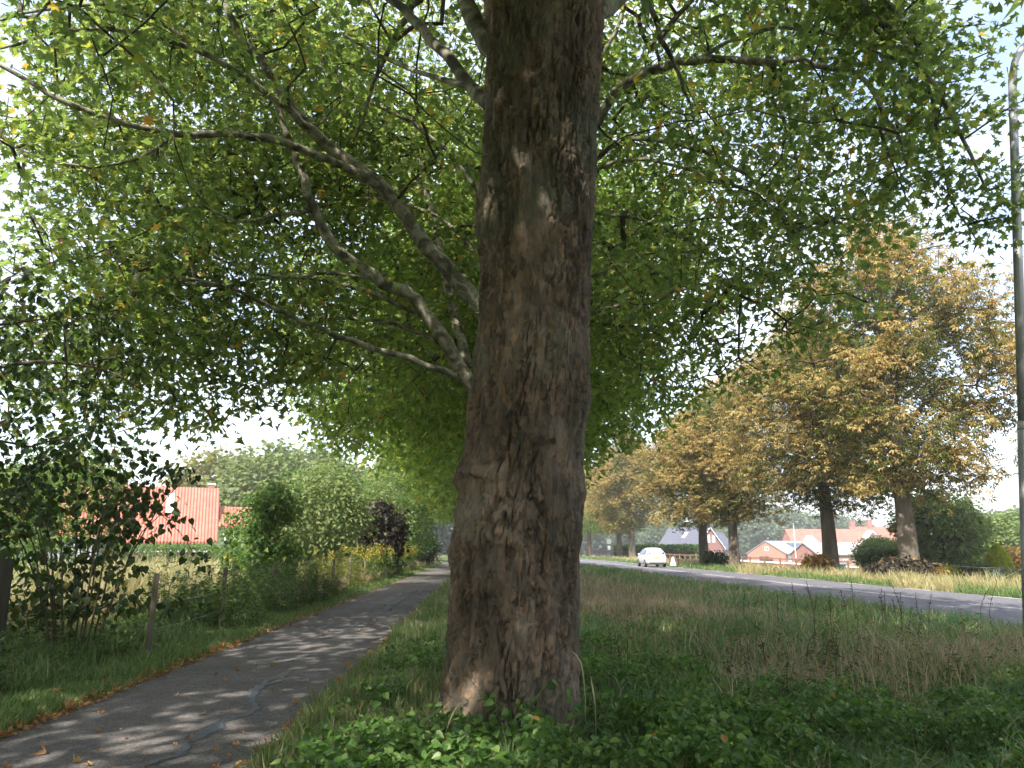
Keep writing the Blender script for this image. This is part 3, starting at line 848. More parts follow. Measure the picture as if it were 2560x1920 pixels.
# ------------------------------------------------------------------ the next plane tree in the row, hidden behind the trunk but for its limbs
b1 = np.array((0.0, 16.6, 0.0))
limbs1 = [
    (poly([(1135, 800, 16.5), (1030, 660, 16.0), (920, 530, 15.5), (830, 410, 15.0), (700, 310, 14.5), (620, 220, 14.1), (560, 120, 13.8), (520, 85, 13.6), (470, -60, 13.3)]), 0.215, 0.05),
    (poly([(832, 412, 15.0), (740, 358, 14.4), (620, 310, 13.7), (500, 290, 13.1), (380, 290, 12.5), (250, 260, 12.0), (110, 208, 11.5), (0, 142, 11.2), (-120, 110, 10.9)]), 0.10, 0.022),
    (poly([(765, 352, 14.8), (650, 262, 14.1), (560, 190, 13.5), (430, 110, 12.7), (280, 68, 12.1), (130, 70, 11.6), (0, 105, 11.3)]), 0.085, 0.02),
    (poly([(425, 108, 12.7), (350, 50, 12.3), (250, 10, 11.9), (100, 20, 11.6), (0, 45, 11.4)]), 0.05, 0.018),
    (poly([(1135, 930, 16.5), (1020, 830, 16.0), (980, 770, 15.8), (900, 650, 15.5), (830, 612, 15.3), (720, 530, 14.9), (668, 420, 14.6), (640, 340, 14.4), (590, 210, 14.1)]), 0.195, 0.05),
    (poly([(985, 810, 15.8), (850, 765, 15.2), (700, 712, 14.4), (590, 660, 13.8), (500, 620, 13.4), (370, 600, 13.0)]), 0.075, 0.018),
    (poly([(1012, 792, 16.1), (988, 710, 16.4), (975, 640, 16.6), (940, 500, 17.0), (892, 280, 17.6)]), 0.12, 0.06),
    (poly([(672, 455, 14.6), (590, 468, 14.2), (510, 478, 13.9), (440, 448, 13.6), (330, 462, 13.2)]), 0.045, 0.012),
    (poly([(800, 600, 15.2), (690, 590, 14.8), (600, 600, 14.4), (480, 560, 14.0), (380, 480, 13.6)]), 0.04, 0.012),
    (poly([(1180, 430, 16.5), (1290, 262, 15.7), (1330, 200, 15.2), (1400, 153, 14.8), (1500, 132, 14.4), (1620, 134, 14.0), (1760, 140, 13.5), (1860, 165, 13.1), (1920, 260, 12.7), (1960, 360, 12.6)]), 0.13, 0.018),
    (poly([(1180, 470, 16.5), (1285, 345, 15.9), (1340, 305, 15.5), (1450, 310, 15.0), (1560, 345, 14.6), (1680, 440, 14.2), (1735, 570, 14.0)]), 0.07, 0.014),
    (poly([(1180, 480, 16.5), (1290, 366, 15.9), (1400, 345, 15.4), (1560, 392, 14.8), (1650, 430, 14.5)]), 0.06, 0.014),
    (poly([(1180, 720, 16.5), (1290, 672, 16.0), (1400, 650, 15.6), (1520, 612, 15.2), (1600, 600, 15.0)]), 0.06, 0.014),
    (poly([(1180, 660, 16.5), (1290, 592, 16.0), (1400, 548, 15.7), (1490, 545, 15.4)]), 0.05, 0.014),
    (poly([(940, 700, 15.7), (820, 640, 15.4), (660, 600, 15.2), (520, 610, 15.0), (380, 650, 14.8), (250, 640, 14.6)]), 0.05, 0.012),
    (poly([(960, 745, 15.8), (850, 700, 15.9), (720, 690, 16.0), (560, 720, 16.0), (420, 770, 16.0), (300, 800, 16.0)]), 0.05, 0.012),
    (poly([(1040, 560, 16.6), (950, 470, 16.8), (820, 430, 17.0), (700, 430, 17.2), (560, 420, 17.4)]), 0.05, 0.012),
    (poly([(1040, 420, 16.6), (960, 320, 16.4), (860, 250, 16.2), (760, 200, 16.0), (650, 100, 15.8), (600, 20, 15.6)]), 0.06, 0.012),
    (poly([(500, 620, 13.4), (400, 610, 13.2), (280, 560, 13.0), (150, 560, 12.8), (20, 600, 12.6)]), 0.03, 0.010),
    (poly([(380, 290, 12.5), (300, 340, 12.3), (200, 360, 12.1), (80, 340, 12.0), (0, 300, 11.9)]), 0.035, 0.010),
    (poly([(1290, 460, 16.6), (1400, 480, 16.2), (1520, 540, 15.8), (1600, 640, 15.5)]), 0.045, 0.010),
    (poly([(1500, 132, 14.4), (1600, 80, 14.0), (1720, 60, 13.6), (1850, 90, 13.2), (1990, 110, 12.9)]), 0.05, 0.012),
    (poly([(1190, 300, 16.6), (1300, 120, 16.2), (1340, 40, 16.0), (1360, -80, 15.8)]), 0.06, 0.03)]
att1 = crown_points(3000, (-0.7, 15.6, 10.6), (9.8, 6.8, 7.6), 6.2, 1.9, 0.405, 0.36, 8.0, mincam=9.5)
drape = np.vstack([spline(l[0], 0.25)[len(spline(l[0], 0.25)) // 3:] for l in limbs1])
dr = drape[rng.integers(0, len(drape), 260)] + rng.normal(0, 0.6, (260, 3)) * (1, 1, 0.7) + (0, 0.35, 0.1)
side = (att1[:, 0] < -6.2) | (att1[:, 0] > 4.8)
att1 = att1[(att1[:, 1] > 16.3) | (rng.uniform(0, 1, len(att1)) < np.where(side, 0.75, 0.16))]
hang = ellipsoid(900, (-7.4, 14.2, 5.4), (3.6, 4.0, 2.0))
hang = hang[(fbm(hang * 0.5, 3, 4.0) > 0.48)][:210]
upl = ellipsoid(1400, (-6.2, 18.4, 12.2), (5.0, 3.6, 4.2))
upl = upl[fbm(upl * 0.4, 3, 9.0) > 0.42][:430]
att1 = np.vstack([att1, dr, hang, upl])
front = np.zeros(len(att1), bool)
ax_, ay_, az_ = proj(att1)
for li in (0, 1, 2, 4, 5, 9):
    lp = spline(limbs1[li][0], 0.2)
    lx, ly, lz = proj(lp)
    d2 = np.hypot(ax_[:, None] - lx[None], ay_[:, None] - ly[None])
    jn = np.argmin(d2, 1)
    front |= (d2[np.arange(len(att1)), jn] < 75) & (az_ < lz[jn] + 0.35)
att1 = att1[~front | (rng.uniform(0, 1, len(att1)) < 0.12)]      # the limbs stay open to view from below
build_tree('plane_tree', 'plane tree with pale mottled limbs just behind the thick trunk', 'tree', b1,
           (np.array([b1 - (0, 0, .3), b1 + (0.05, -.1, 4), b1 + (0.05, -.1, 8), b1 + (-.2, 0, 12), b1 + (0, 0, 16)]), [0.52, 0.42, 0.38, 0.25, 0.10]),
           limbs1, att1,
           [(LOBED, dict(n=28, spread=0.36, size=(0.11, 0.19), droop=0.35, rnd=0.75), lambda p: near_sel(p) & (p[:, 1] < 16.4)), (STAR, dict(n=29, spread=0.38, size=(0.13, 0.22), droop=0.35, rnd=0.75), lambda p: near_sel(p) & (p[:, 1] >= 16.4)), (KITE, dict(n=9, spread=0.42, size=(0.26, 0.38)), far_sel)],
           (m_trunk, m_plimb, m_twig, m_leaf), 'plane trees in the verge beside the path', n_single=200, single_tmpl=LOBED)

# ------------------------------------------------------------------ the rest of the row
def radial_limbs(base, n, z0, z1, reach, rise, r0, seed, twist=0.0):
    out = []
    for k in range(n):
        a = 2 * math.pi * k / n * 1.0 + twist + rng.uniform(-.25, .25)
        h = z0 + (z1 - z0) * ((k * 0.618) % 1.0)
        rr = reach * rng.uniform(0.75, 1.05)
        d = np.array((math.cos(a), math.sin(a), 0))
        rs = rise * rng.uniform(0.7, 1.2)
        out.append((np.array([base + (0, 0, h), base + d * rr * 0.3 + (0, 0, h + rs * 0.55), base + d * rr * 0.65 + (0, 0, h + rs), base + d * rr + (0, 0, h + rs * 0.9)]), r0 * rng.uniform(.7, 1.1), 0.03))
    return out
def row_plane(label, base, n_att, n_leaf, size, seed, mat, low=5.6):
    base = np.asarray(base, float)
    lim = radial_limbs(base, 11, 4.6, 10.5, 6.0, 3.4, 0.17, seed, seed)
    att = ellipsoid(n_att * 4, base + (0, 0, 10.4), (8.2, 6.8, 7.8), 0.45)
    rho = np.hypot((att[:, 0] - base[0]) / 8.2, (att[:, 1] - base[1]) / 6.8)
    ok = (att[:, 2] > low - 1.4 * rho ** 2) & (fbm(att * 0.33, 3, seed) > 0.41)
    att = att[ok][:n_att]
    return build_tree('plane_tree', label, 'tree', base,
                      (np.array([base - (0, 0, .3), base + (0.05, 0, 4), base + (-.1, 0, 9), base + (0, .2, 16)]), [0.48, 0.40, 0.32, 0.08]), lim, att,
                      [(STAR, dict(n=n_leaf, spread=0.44, size=size, droop=0.35, rnd=0.75), None)], (m_trunk, m_plimb, m_twig, mat),
                      'plane trees in the verge beside the path', twig=(0.008, 0.5, 0.07), seg=0.7)
pb = lambda y: (0.45 - 0.044 * y + 0.0, y, 0)
row_plane('third plane tree in the row along the path, bright green crown', (-0.75, 27.0, 0), 1650, 27, (0.19, 0.28), 2.0, m_leaf_far)
pA = row_plane('plane tree standing fourth in the row along the path', (-1.2, 37.5, 0), 760, 20, (0.30, 0.42), 5.0, m_leaf_far, 5.2)
for k, (x, y, rz, s, lab) in enumerate([(-1.7, 48, 1.9, 1.0, 'plane tree standing fifth in the row along the path'), (-2.2, 59, 3.3, 0.97, 'plane tree standing sixth in the row along the path'),
                                        (-2.8, 71, 4.6, 1.0, 'plane tree standing seventh in the row along the path'), (-3.4, 84, 0.8, 0.95, 'plane tree standing eighth in the row along the path'),
                                        (0.6, -4.2, 2.4, 1.0, 'plane tree in the row just before the thick trunk'), (1.1, -15.0, 5.2, 1.05, 'plane tree in the row two before the thick trunk'),
                                        (-12.0, -0.8, 1.2, 0.82, 'unseen plane tree added left of the path for its shade'),  # added out of view to cast shade on the dark shrub and path
                                        (-10.5, 92, 3.9, 0.9, 'plane tree with forked pale limbs left of the far path')]):
    c = copy_tree(pA)
    c.location = (x, y, 0)
    c.rotation_euler = (0, 0, rz)
    c.scale = (s, s, s)
    c['label'] = lab

# ================================================================== CHESTNUTS ACROSS THE ROAD
def chestnut(label, base, H, Rc, rt, seed, plates=150, n_leaf=8):
    base = np.asarray(base, float)
    lim = radial_limbs(base, 12, H * 0.27, H * 0.72, Rc * 0.72, H * 0.16, rt * 0.38, seed, seed)
    c = base + (0, 0, H * 0.58)
    pc = ellipsoid(plates * 3, c, (Rc, Rc, H * 0.43), 0.62)
    ok = (pc[:, 2] > base[2] + H * 0.245) & (fbm(pc * 0.45, 2, seed) > 0.36)
    taper = 1 - 0.55 * sstep(0.62, 1.0, (pc[:, 2] - base[2]) / H)
    pc[:, :2] = base[:2] + (pc[:, :2] - base[:2]) * taper[:, None]
    pc = pc[ok][:plates]
    inner = ellipsoid(plates // 3, c, (Rc * 0.6, Rc * 0.6, H * 0.36), 0.2)
    pc = np.vstack([pc, inner])
    k = np.repeat(np.arange(len(pc)), 7)
    off = rng.normal(0, 1, (len(k), 3)) * (0.62, 0.62, 0.42)
    off[:, 2] -= 0.10 * (off[:, 0] ** 2 + off[:, 1] ** 2)
    att = pc[k] + off
    def mf(p):
        e = np.linalg.norm((p - c) / np.array((Rc, Rc, H * 0.43)), axis=1)
        q = 0.75 * e + 0.35 * (p[:, 2] - base[2]) / H + (fbm(p * 0.5, 2, seed + 3) - 0.5) * 0.9 + rng.normal(0, 0.14, len(p))
        return np.where(q > 0.80, 0, 1)
    return build_tree('chestnut_tree', label, 'tree', base,
                      (np.array([base - (0, 0, .3), base + (0.03, 0, H * .15), base + (-.05, 0, H * 0.35), base + (0, .1, H * 0.88)]), [rt * 1.35, rt * 1.0, rt * 0.85, rt * 0.45, 0.06]),
                      lim, att, [(PALM, dict(n=n_leaf, spread=0.32, flat=0.8, size=(0.20, 0.32), droop=0.25, up=1.3, rnd=0.5), None)],
                      (m_chbark, m_chbark, m_twig, [m_chest, m_chest_g]), 'horse chestnuts along the far side of the road', twig=(0.008, 0.5, 0.06), seg=0.8, mat_fn=mf)
def at_ground(px, d):
    x = (px - 1280) / FPX * d * 0.985
    return np.array((x, d, float(gz(np.array([x]), np.array([d]))[0])))
cA = chestnut('tall browned chestnut with a thick forked trunk above a bush', at_ground(2262, 40), 19.6, 6.3, 0.40, 1.0, 215)
cB = chestnut('browned chestnut with a straight dark trunk before the barn', at_ground(2068, 50), 17.5, 6.2, 0.40, 4.0, 205)
for src, px, d, rz, s, lab in [(cA, 1831, 62, 2.0, (0.86, 0.86, 0.80), 'browned chestnut beside the paddock rails opposite the dark roofed house'),
                               (cB, 1756, 70, 3.6, (0.92, 0.92, 0.86), 'leaning chestnut with a dark shoot bush at its foot near the brown post'),
                               (cA, 1578, 112, 4.2, (1.0, 1.0, 0.98), 'orange brown chestnut beyond the white car'),
                               (cB, 1546, 122, 0.9, (0.95, 0.95, 1.0), 'chestnut beyond the white car, near the white road sign'),
                               (cB, 3080, 30, 5.1, (0.95, 0.95, 0.95), 'chestnut beside the road next to the lamp post')]:
    c = copy_tree(src)
    c.location = at_ground(px, d)
    c.rotation_euler = (0, 0, rz)
    c.scale = s
    c['label'] = lab
# two far planes on the other side with green crowns
for px, d, rz, s, lab in [(1472, 150, 1.0, 0.95, 'green plane tree beyond the far chestnuts'), (1448, 165, 2.2, 0.95, 'green plane tree furthest along the road')]:
    c = copy_tree(pA)
    c.location = at_ground(px, d); c.rotation_euler = (0, 0, rz); c.scale = (s, s, s)
    c['label'] = lab
    c['group'] = 'far plane trees across the road'

# ================================================================== SHRUBS AND SMALL TREES
def shrub(name, label, base, h, rx, ry, stems, n_att, n_leaf, tmpl, size, mat, seed, group=None, cat='shrub', spread=0.16, low=0.15, clump=0.38, cs=0.9, shell=0.3, droop=0.5, stem_r=0.016, n_single=0, up=1.0, bark=None, offs=(0, 0, 0), rnd=0.6):
    base = np.asarray(base, float)
    lim = []
    for k in range(stems):
        a = 2 * math.pi * k / stems + rng.uniform(-.4, .4)
        q = rng.uniform(0.35, 0.85)
        e = np.array((math.cos(a) * rx * q, math.sin(a) * ry * q, h * rng.uniform(0.7, 0.95)))
        b0 = np.array((math.cos(a) * 0.12 * rx, math.sin(a) * 0.12 * ry, -0.1))
        lim.append((np.array([base + b0, base + b0 * 0.6 + e * (0.25, 0.25, 0.4), base + e * (0.6, 0.6, 0.75) + rng.normal(0, .05, 3), base + e]) + np.asarray(offs) * np.array([[0], [.3], [.7], [1]]), stem_r, 0.004))
    c = base + (0, 0, h * (0.5 + low * 0.5)) + np.asarray(offs)
    att = ellipsoid(n_att * 5, c, (rx, ry, h * (0.5 - low * 0.5)), shell)
    att = att[(fbm(att * cs, 2, seed) > clump)][:n_att]
    return build_tree(name, label, cat, base, None, lim, att, [(tmpl, dict(n=n_leaf, spread=spread, size=size, droop=droop, up=up, rnd=rnd), None)],
                      (bark or m_stem, bark or m_stem, bark or m_stem, mat), group, limb_sides=6, twig=(0.0025, 0.5, 0.02), seg=0.25, n_single=n_single, single_tmpl=tmpl)
shrub('dogwood_shrub', 'dark shrub with broad hanging leaves at the wire fence', (-6.3, 11.6, 0), 3.1, 2.15, 1.3, 14, 215, 8, HEART, (0.075, 0.14), m_dark, 2.0, low=0.10, clump=0.52, cs=1.5, shell=0.1, n_single=260, droop=0.8, spread=0.15)
shrub('dogwood_shrub', 'dark shrub in front of the thick gate post', (-7.6, 10.4, 0), 2.2, 1.2, 1.0, 8, 80, 8, HEART, (0.075, 0.14), m_dark, 7.0, low=0.1, clump=0.52, cs=1.5, n_single=120, droop=0.8, spread=0.15)
# overhanging small tree on the left, its trunk outside the picture
hb = np.array((-9.4, 10.6, 0.0))
hl = [(np.array([hb + (0, 0, 1.6), (-8.4, 10.4, 3.2), (-7.2, 10.3, 3.9), (-5.9, 10.4, 4.0), (-5.2, 10.5, 3.7)]), 0.05, 0.008),
      (np.array([hb + (0, 0, 2.2), (-8.6, 10.8, 4.2), (-7.4, 11.0, 4.8), (-6.3, 11.2, 4.9)]), 0.05, 0.008),
      (np.array([hb + (0, 0, 1.2), (-8.6, 10.2, 2.4), (-7.7, 10.0, 2.9), (-6.8, 10.0, 2.9)]), 0.04, 0.008),
      (np.array([hb + (0, 0, 2.0), (-9.8, 9.6, 4.0), (-10, 8.5, 5.2), (-10, 7.5, 5.4)]), 0.05, 0.01)]
ha = ellipsoid(2600, (-7.7, 10.6, 4.05), (3.0, 1.8, 1.5))
ha = ha[fbm(ha * 0.8, 2, 6.0) > 0.47][:210]
build_tree('cherry_tree', 'small tree reaching in with dark oval leaves above the wire fence', 'tree', hb, (np.array([hb - (0, 0, .2), hb + (0.05, 0, 1.5), hb + (0, .1, 3.2), hb + (-.2, 0, 5)]), [0.13, 0.11, 0.08, 0.03]), hl, ha,
           [(OVATE, dict(n=9, spread=0.17, size=(0.08, 0.14), droop=0.8, rnd=0.7), None)], (m_stem, m_stem, m_twig, m_dark), twig=(0.004, 0.5, 0.03), seg=0.35, n_single=180, single_tmpl=OVATE)
shrub('willow_shrub', 'light green willow bush with narrow leaves behind the dark shrub', (-11.2, 19.5, 0), 4.3, 1.7, 1.5, 10, 360, 14, LANCE, (0.14, 0.24), m_fresh, 4.0, low=0.1, clump=0.36, droop=0.35, spread=0.22)
shrub('young_sycamore', 'upright bright green young tree at the meadow edge', (-7.05, 23.0, 0), 3.5, 0.8, 0.8, 7, 270, 14, STAR, (0.12, 0.19), m_fresh, 9.0, low=0.05, clump=0.30, spread=0.16, droop=0.6)
shrub('young_sycamore', 'thin green sapling before the white house wall', (-9.2, 26.0, 0), 3.0, 0.38, 0.38, 3, 70, 12, STAR, (0.12, 0.18), m_fresh, 10.0, low=0.1, clump=0.25, spread=0.14, droop=0.6)
shrub('purple_shrub', 'dark purple leaved shrub beside the path', (-7.3, 43.5, 0), 4.0, 1.25, 1.1, 9, 330, 12, HEART, (0.18, 0.28), m_purple, 12.0, low=0.12, clump=0.40, cs=0.8, spread=0.24)
shrub('ivy_bush', 'small leafy bush at the foot of the purple shrub', (-6.7, 42.4, 0), 1.3, 0.6, 0.5, 6, 70, 10, HEART, (0.12, 0.2), m_dark, 15.0, low=0.05, clump=0.3)
hazels = [(-9.6, 37, 5.4, 2.7, m_pale, 'pale green round bush behind the nettle bed'), (-11.6, 47, 6.6, 3.4, m_fresh, 'tall green bush left of the purple shrub'), (-10.4, 52, 6.2, 3.4, m_pale, 'pale leafy bush behind the purple shrub'),
          (-9.8, 62, 6.8, 3.6, m_fresh, 'green bush hanging over the far path'), (-11.5, 74, 6.5, 3.5, m_olive, 'yellow green bush near the end of the path'), (-8.6, 70, 3.0, 1.8, m_dark, 'dark low bush at the end of the path')]
for k, (x, y, h, r, m, lab) in enumerate(hazels):
    shrub('hazel_bush', lab, (x, y, 0), h, r, r * 0.9, 9, 390, 23, OVATE, (0.14, 0.24), m, 20.0 + k, 'bushes along the left of the path', low=0.05, clump=0.34, cs=0.5, spread=0.34, shell=0.55, stem_r=0.05, droop=0.4)
# garden trees behind the tiled house and far woods
def broad(name, label, base, h, rc, mat, seed, n_att=330, n_leaf=18, size=(0.45, 0.75), group='trees behind the houses', rt=0.25, low=0.25, tmpl=KITE):
    base = np.asarray(base, float)
    lim = radial_limbs(base, 8, h * 0.25, h * 0.6, rc * 0.7, h * 0.2, rt * 0.4, seed, seed)
    att = ellipsoid(n_att * 4, base + (0, 0, h * (0.5 + low * 0.5)), (rc, rc, h * (0.5 - low * 0.5)), 0.5)
    att = att[fbm(att * (2.6 / rc), 2, seed) > 0.38][:n_att]
    return build_tree(name, label, 'tree', base, (np.array([base - (0, 0, .3), base + (0, 0, h * .3), base + (.1, 0, h * .85)]), [rt, rt * 0.8, 0.05]), lim, att,
                      [(tmpl, dict(n=n_leaf, spread=rc * 0.11, size=size, droop=0.3, rnd=0.8), None)], (m_chbark, m_chbark, m_twig, mat), group, limb_sides=6, twig=(0.012, 0.5, 0.08), seg=1.2)
m_gard = leaf_mat('garden tree leaves', [(0.0, (0.12, 0.18, 0.06)), (0.6, (0.18, 0.24, 0.085)), (1.0, (0.25, 0.29, 0.11))], 0.42, (1.6, 1.6, 1.0))
bt = {}
def put(key, label, px, d, h, rc, mat, seed, name='leafy_tree', group='trees behind the houses', **kw):
    pos = at_ground(px, d)
    if key not in bt:
        bt[key] = (broad(name, label, pos, h, rc, mat, seed, group=group, **kw), h, rc)
        return
    src, h0, r0 = bt[key]
    c = copy_tree(src)
    c.location = pos
    c.rotation_euler = (0, 0, rng.uniform(0, 6.28))
    c.scale = (rc / r0, rc / r0, h / h0)
    c['label'] = label; c['group'] = group
put('o', 'rounded yellow green tree behind the tiled house', 560, 92, 13.2, 6.0, m_olive, 1.0)
put('o', 'smaller yellowing tree at the chimney of the tiled house', 470, 100, 10.6, 4.0, m_olive, 1.0)
put('o', 'yellow green tree left of the tiled house', 150, 84, 11.0, 6.5, m_olive, 1.0)
put('p', 'grey green tree rising right of the tiled house', 690, 84, 12.5, 6.0, m_pale, 2.0)
put('p', 'grey green tree over the white extension', 800, 96, 14.0, 6.5, m_pale, 2.0)
put('p', 'pale tree at the far left field edge', -40, 100, 12.0, 7.0, m_pale, 2.0)
put('p', 'pale tree closing the end of the path', 950, 118, 13.0, 7.0, m_pale, 2.0)
put('w', 'leafy green garden tree behind the wire fence', 2345, 50, 5.6, 2.7, m_gard, 3.0, group='garden trees across the road', size=(0.18, 0.28), n_att=520, n_leaf=24, low=0.12, tmpl=OVATE)
put('w', 'big green bush behind the golden conifer', 2530, 68, 6.2, 4.2, m_fresh, 3.0, group='garden trees across the road')
put('w', 'green bush at the far right of the garden', 2700, 60, 6.0, 4.5, m_fresh, 3.0, group='garden trees across the road')
put('w', 'olive bush left of the forked chestnut', 2195, 60, 3.0, 1.9, m_fresh, 3.0, group='garden trees across the road')
put('w', 'low green bush at the foot of the forked chestnut', 2195, 52, 1.9, 1.6, m_fresh, 3.0, group='garden trees across the road')
put('w', 'bush behind the conifer and the green bin', 2400, 56, 3.0, 2.2, m_fresh, 3.0, group='garden trees across the road')
for k, (px, d, h, rc) in enumerate([(1665, 260, 10, 9), (1700, 300, 12, 12), (1890, 280, 13, 10), (1945, 300, 17, 13), (2005, 310, 14, 12), (2060, 300, 15, 11), (2110, 320, 14, 12), (1780, 330, 13, 13), (1840, 290, 12, 10), (2300, 260, 11, 11), (2420, 240, 12, 11), (2510, 250, 13, 12), (2590, 230, 13, 12), (1610, 280, 12, 12), (1560, 300, 14, 13), (1500, 300, 15, 14)]):
    put('f', ['hazy grey green tree in the woods behind the red roofs', 'hazy tree far beyond the paddock and the dark roofed house', 'hazy tree on the skyline behind the garden and golden conifer', 'hazy tree far down the road behind the white road sign'][3 if px < 1640 else 1 if px < 1880 else 0 if px < 2250 else 2], px, d, h + 2, rc, m_blue, 5.0, group='far trees on the skyline', size=(0.7, 1.2), n_att=420, n_leaf=18, rt=0.4, low=0.05)
for k, (px, d, h, rc) in enumerate([(40, 190, 13, 12), (260, 210, 14, 13), (420, 200, 12, 11), (1000, 200, 15, 12), (1120, 210, 14, 12)]):
    put('f', 'hazy tree far beyond the meadow', px, d, h, rc, m_blue, 5.0, group='far trees on the skyline')

# ================================================================== HOUSES
def brick_mat(name, c1, c2, mortar, scale=7.0):
    m, nt, b = newmat(name)
    tc = node(nt, 'ShaderNodeTexCoord')
    mp = node(nt, 'ShaderNodeMapping')
    mp.inputs['Rotation'].default_value = (rad(90), 0, 0)
    nt.links.new(tc.outputs['Object'], mp.inputs['Vector'])
    br = node(nt, 'ShaderNodeTexBrick', Scale=scale)
    br.inputs['Color1'].default_value = (*c1, 1); br.inputs['Color2'].default_value = (*c2, 1); br.inputs['Mortar'].default_value = (*mortar, 1)
    br.inputs['Mortar Size'].default_value = 0.012
    nt.links.new(mp.outputs['Vector'], br.inputs['Vector'])
    nt.links.new(br.outputs['Color'], b.inputs['Base Color'])
    b.inputs['Roughness'].default_value = 0.9
    return m
def tile_mat(name, c1, c2, pitch=0.24, rough=0.75, bump=0.6):
    """pantiles: ribs down the slope and a step at each course"""
    m, nt, b = newmat(name)
    tc = node(nt, 'ShaderNodeTexCoord')
    n = node(nt, 'ShaderNodeTexNoise', Scale=1.4, Detail=8.0)
    nt.links.new(tc.outputs['Object'], n.inputs['Vector'])
    r = ramp(nt, [(0.3, c1), (0.7, c2)])
    nt.links.new(n.outputs['Fac'], r.inputs['Fac'])
    w1 = node(nt, 'ShaderNodeTexWave', Scale=1.0 / pitch / 3.2, wave_type='BANDS', bands_direction='Y', wave_profile='SIN')
    w2 = node(nt, 'ShaderNodeTexWave', Scale=1.0 / (pitch * 1.3) / 3.2, wave_type='BANDS', bands_direction='Z', wave_profile='SAW')
    for w in (w1, w2): nt.links.new(tc.outputs['Object'], w.inputs['Vector'])
    ad = node(nt, 'ShaderNodeMath', operation='ADD')
    nt.links.new(w1.outputs['Fac'], ad.inputs[0]); nt.links.new(w2.outputs['Fac'], ad.inputs[1])
    bp = node(nt, 'ShaderNodeBump', Strength=bump, Distance=0.06)
    nt.links.new(ad.outputs[0], bp.inputs['Height'])
    nt.links.new(bp.outputs['Normal'], b.inputs['Normal'])
    nt.links.new(r.outputs['Color'], b.inputs['Base Color'])
    b.inputs['Roughness'].default_value = rough
    return m
m_brick = brick_mat('red brick', (0.36, 0.13, 0.09), (0.44, 0.18, 0.12), (0.40, 0.33, 0.28))
m_brick2 = brick_mat('dull brick', (0.27, 0.11, 0.09), (0.33, 0.14, 0.11), (0.33, 0.28, 0.25))
m_tile_o = tile_mat('orange pantiles', (0.38, 0.11, 0.075), (0.48, 0.165, 0.115), bump=1.0)
m_tile_r = tile_mat('red pantiles', (0.36, 0.10, 0.075), (0.46, 0.15, 0.11))
m_tile_d = tile_mat('dark glazed tiles', (0.075, 0.078, 0.10), (0.11, 0.112, 0.14), 0.3, 0.35)
m_zinc = noise_mat('grey sheet roof', [(0.3, (0.20, 0.21, 0.24)), (0.7, (0.28, 0.29, 0.32))], 0.8, 5, 0.5)
m_fib = noise_mat('old fibre cement roof', [(0.3, (0.24, 0.22, 0.21)), (0.7, (0.36, 0.34, 0.33))], 0.9, 9, 0.9)
m_white = noise_mat('white paint', [(0.3, (0.74, 0.74, 0.72)), (0.7, (0.82, 0.82, 0.80))], 3, 4, 0.6)
m_pane = noise_mat('window glass', [(0.3, (0.05, 0.06, 0.07)), (0.7, (0.12, 0.14, 0.16))], 2, 2, 0.08, spec=0.8)
m_blind = noise_mat('white blind behind glass', [(0.3, (0.66, 0.67, 0.68)), (0.7, (0.78, 0.78, 0.78))], 2, 2, 0.25, spec=0.5)
m_solar = noise_mat('solar panel', [(0.3, (0.020, 0.024, 0.05)), (0.7, (0.035, 0.04, 0.075))], 2, 2, 0.12, spec=0.7)
m_wood = noise_mat('grey weathered wood', [(0.3, (0.085, 0.07, 0.05)), (0.7, (0.16, 0.135, 0.10))], 2.5, 8, 0.9, 0.4, 25, (1, 1, 0.15))
m_rail = noise_mat('brown stained wood', [(0.3, (0.17, 0.095, 0.065)), (0.7, (0.28, 0.165, 0.12))], 2.5, 8, 0.85, 0.3, 25, (1, 1, 0.3))
m_darkwood = noise_mat('dark door wood', [(0.3, (0.06, 0.035, 0.028)), (0.7, (0.10, 0.06, 0.045))], 2.5, 6, 0.8)
m_steel = noise_mat('dull galvanised steel', [(0.3, (0.24, 0.24, 0.235)), (0.7, (0.36, 0.36, 0.35))], 3, 7, 0.5, 0.05, 60, (1, 1, 0.25), spec=0.5, metal=0.55)
m_wire = noise_mat('fence wire', [(0.3, (0.16, 0.16, 0.16)), (0.7, (0.26, 0.26, 0.25))], 5, 3, 0.5, metal=0.6)

def block(root, w, l, eave, ridge, wall, roof, over=0.35, xo=0.0, yo=0.0, hipped=0.0, barge=None):
    """gabled volume: ridge along local y, gables at the two ends"""
    MB().prism([(-w / 2 + xo, -0.4), (w / 2 + xo, -0.4), (w / 2 + xo, eave), (xo, ridge), (-w / 2 + xo, eave)], yo - l / 2, yo + l / 2).obj('wall', wall, root)
    sl = (ridge - eave) / (w / 2)
    for s in (-1, 1):
        xe, ze = s * (w / 2 + over), eave - sl * over
        a = 0.16
        pr = [(xo, ridge + 0.02), (xo + xe, ze + 0.02), (xo + xe, ze + 0.02 + a), (xo, ridge + 0.02 + a * 1.15)]
        if s > 0: pr = pr[::-1]
        MB().prism(pr, yo - l / 2 - over * 0.6, yo + l / 2 + over * 0.6).obj('roof', roof, root)
        if barge is not None:
            pb_ = [(xo, ridge - 0.12), (xo + xe, ze - 0.12), (xo + xe, ze + 0.19), (xo, ridge + 0.21)]
            if s > 0: pb_ = pb_[::-1]
            MB().prism(pb_, yo - l / 2 - over * 0.6 - 0.06, yo - l / 2 - over * 0.6).obj('barge_board', barge, root)
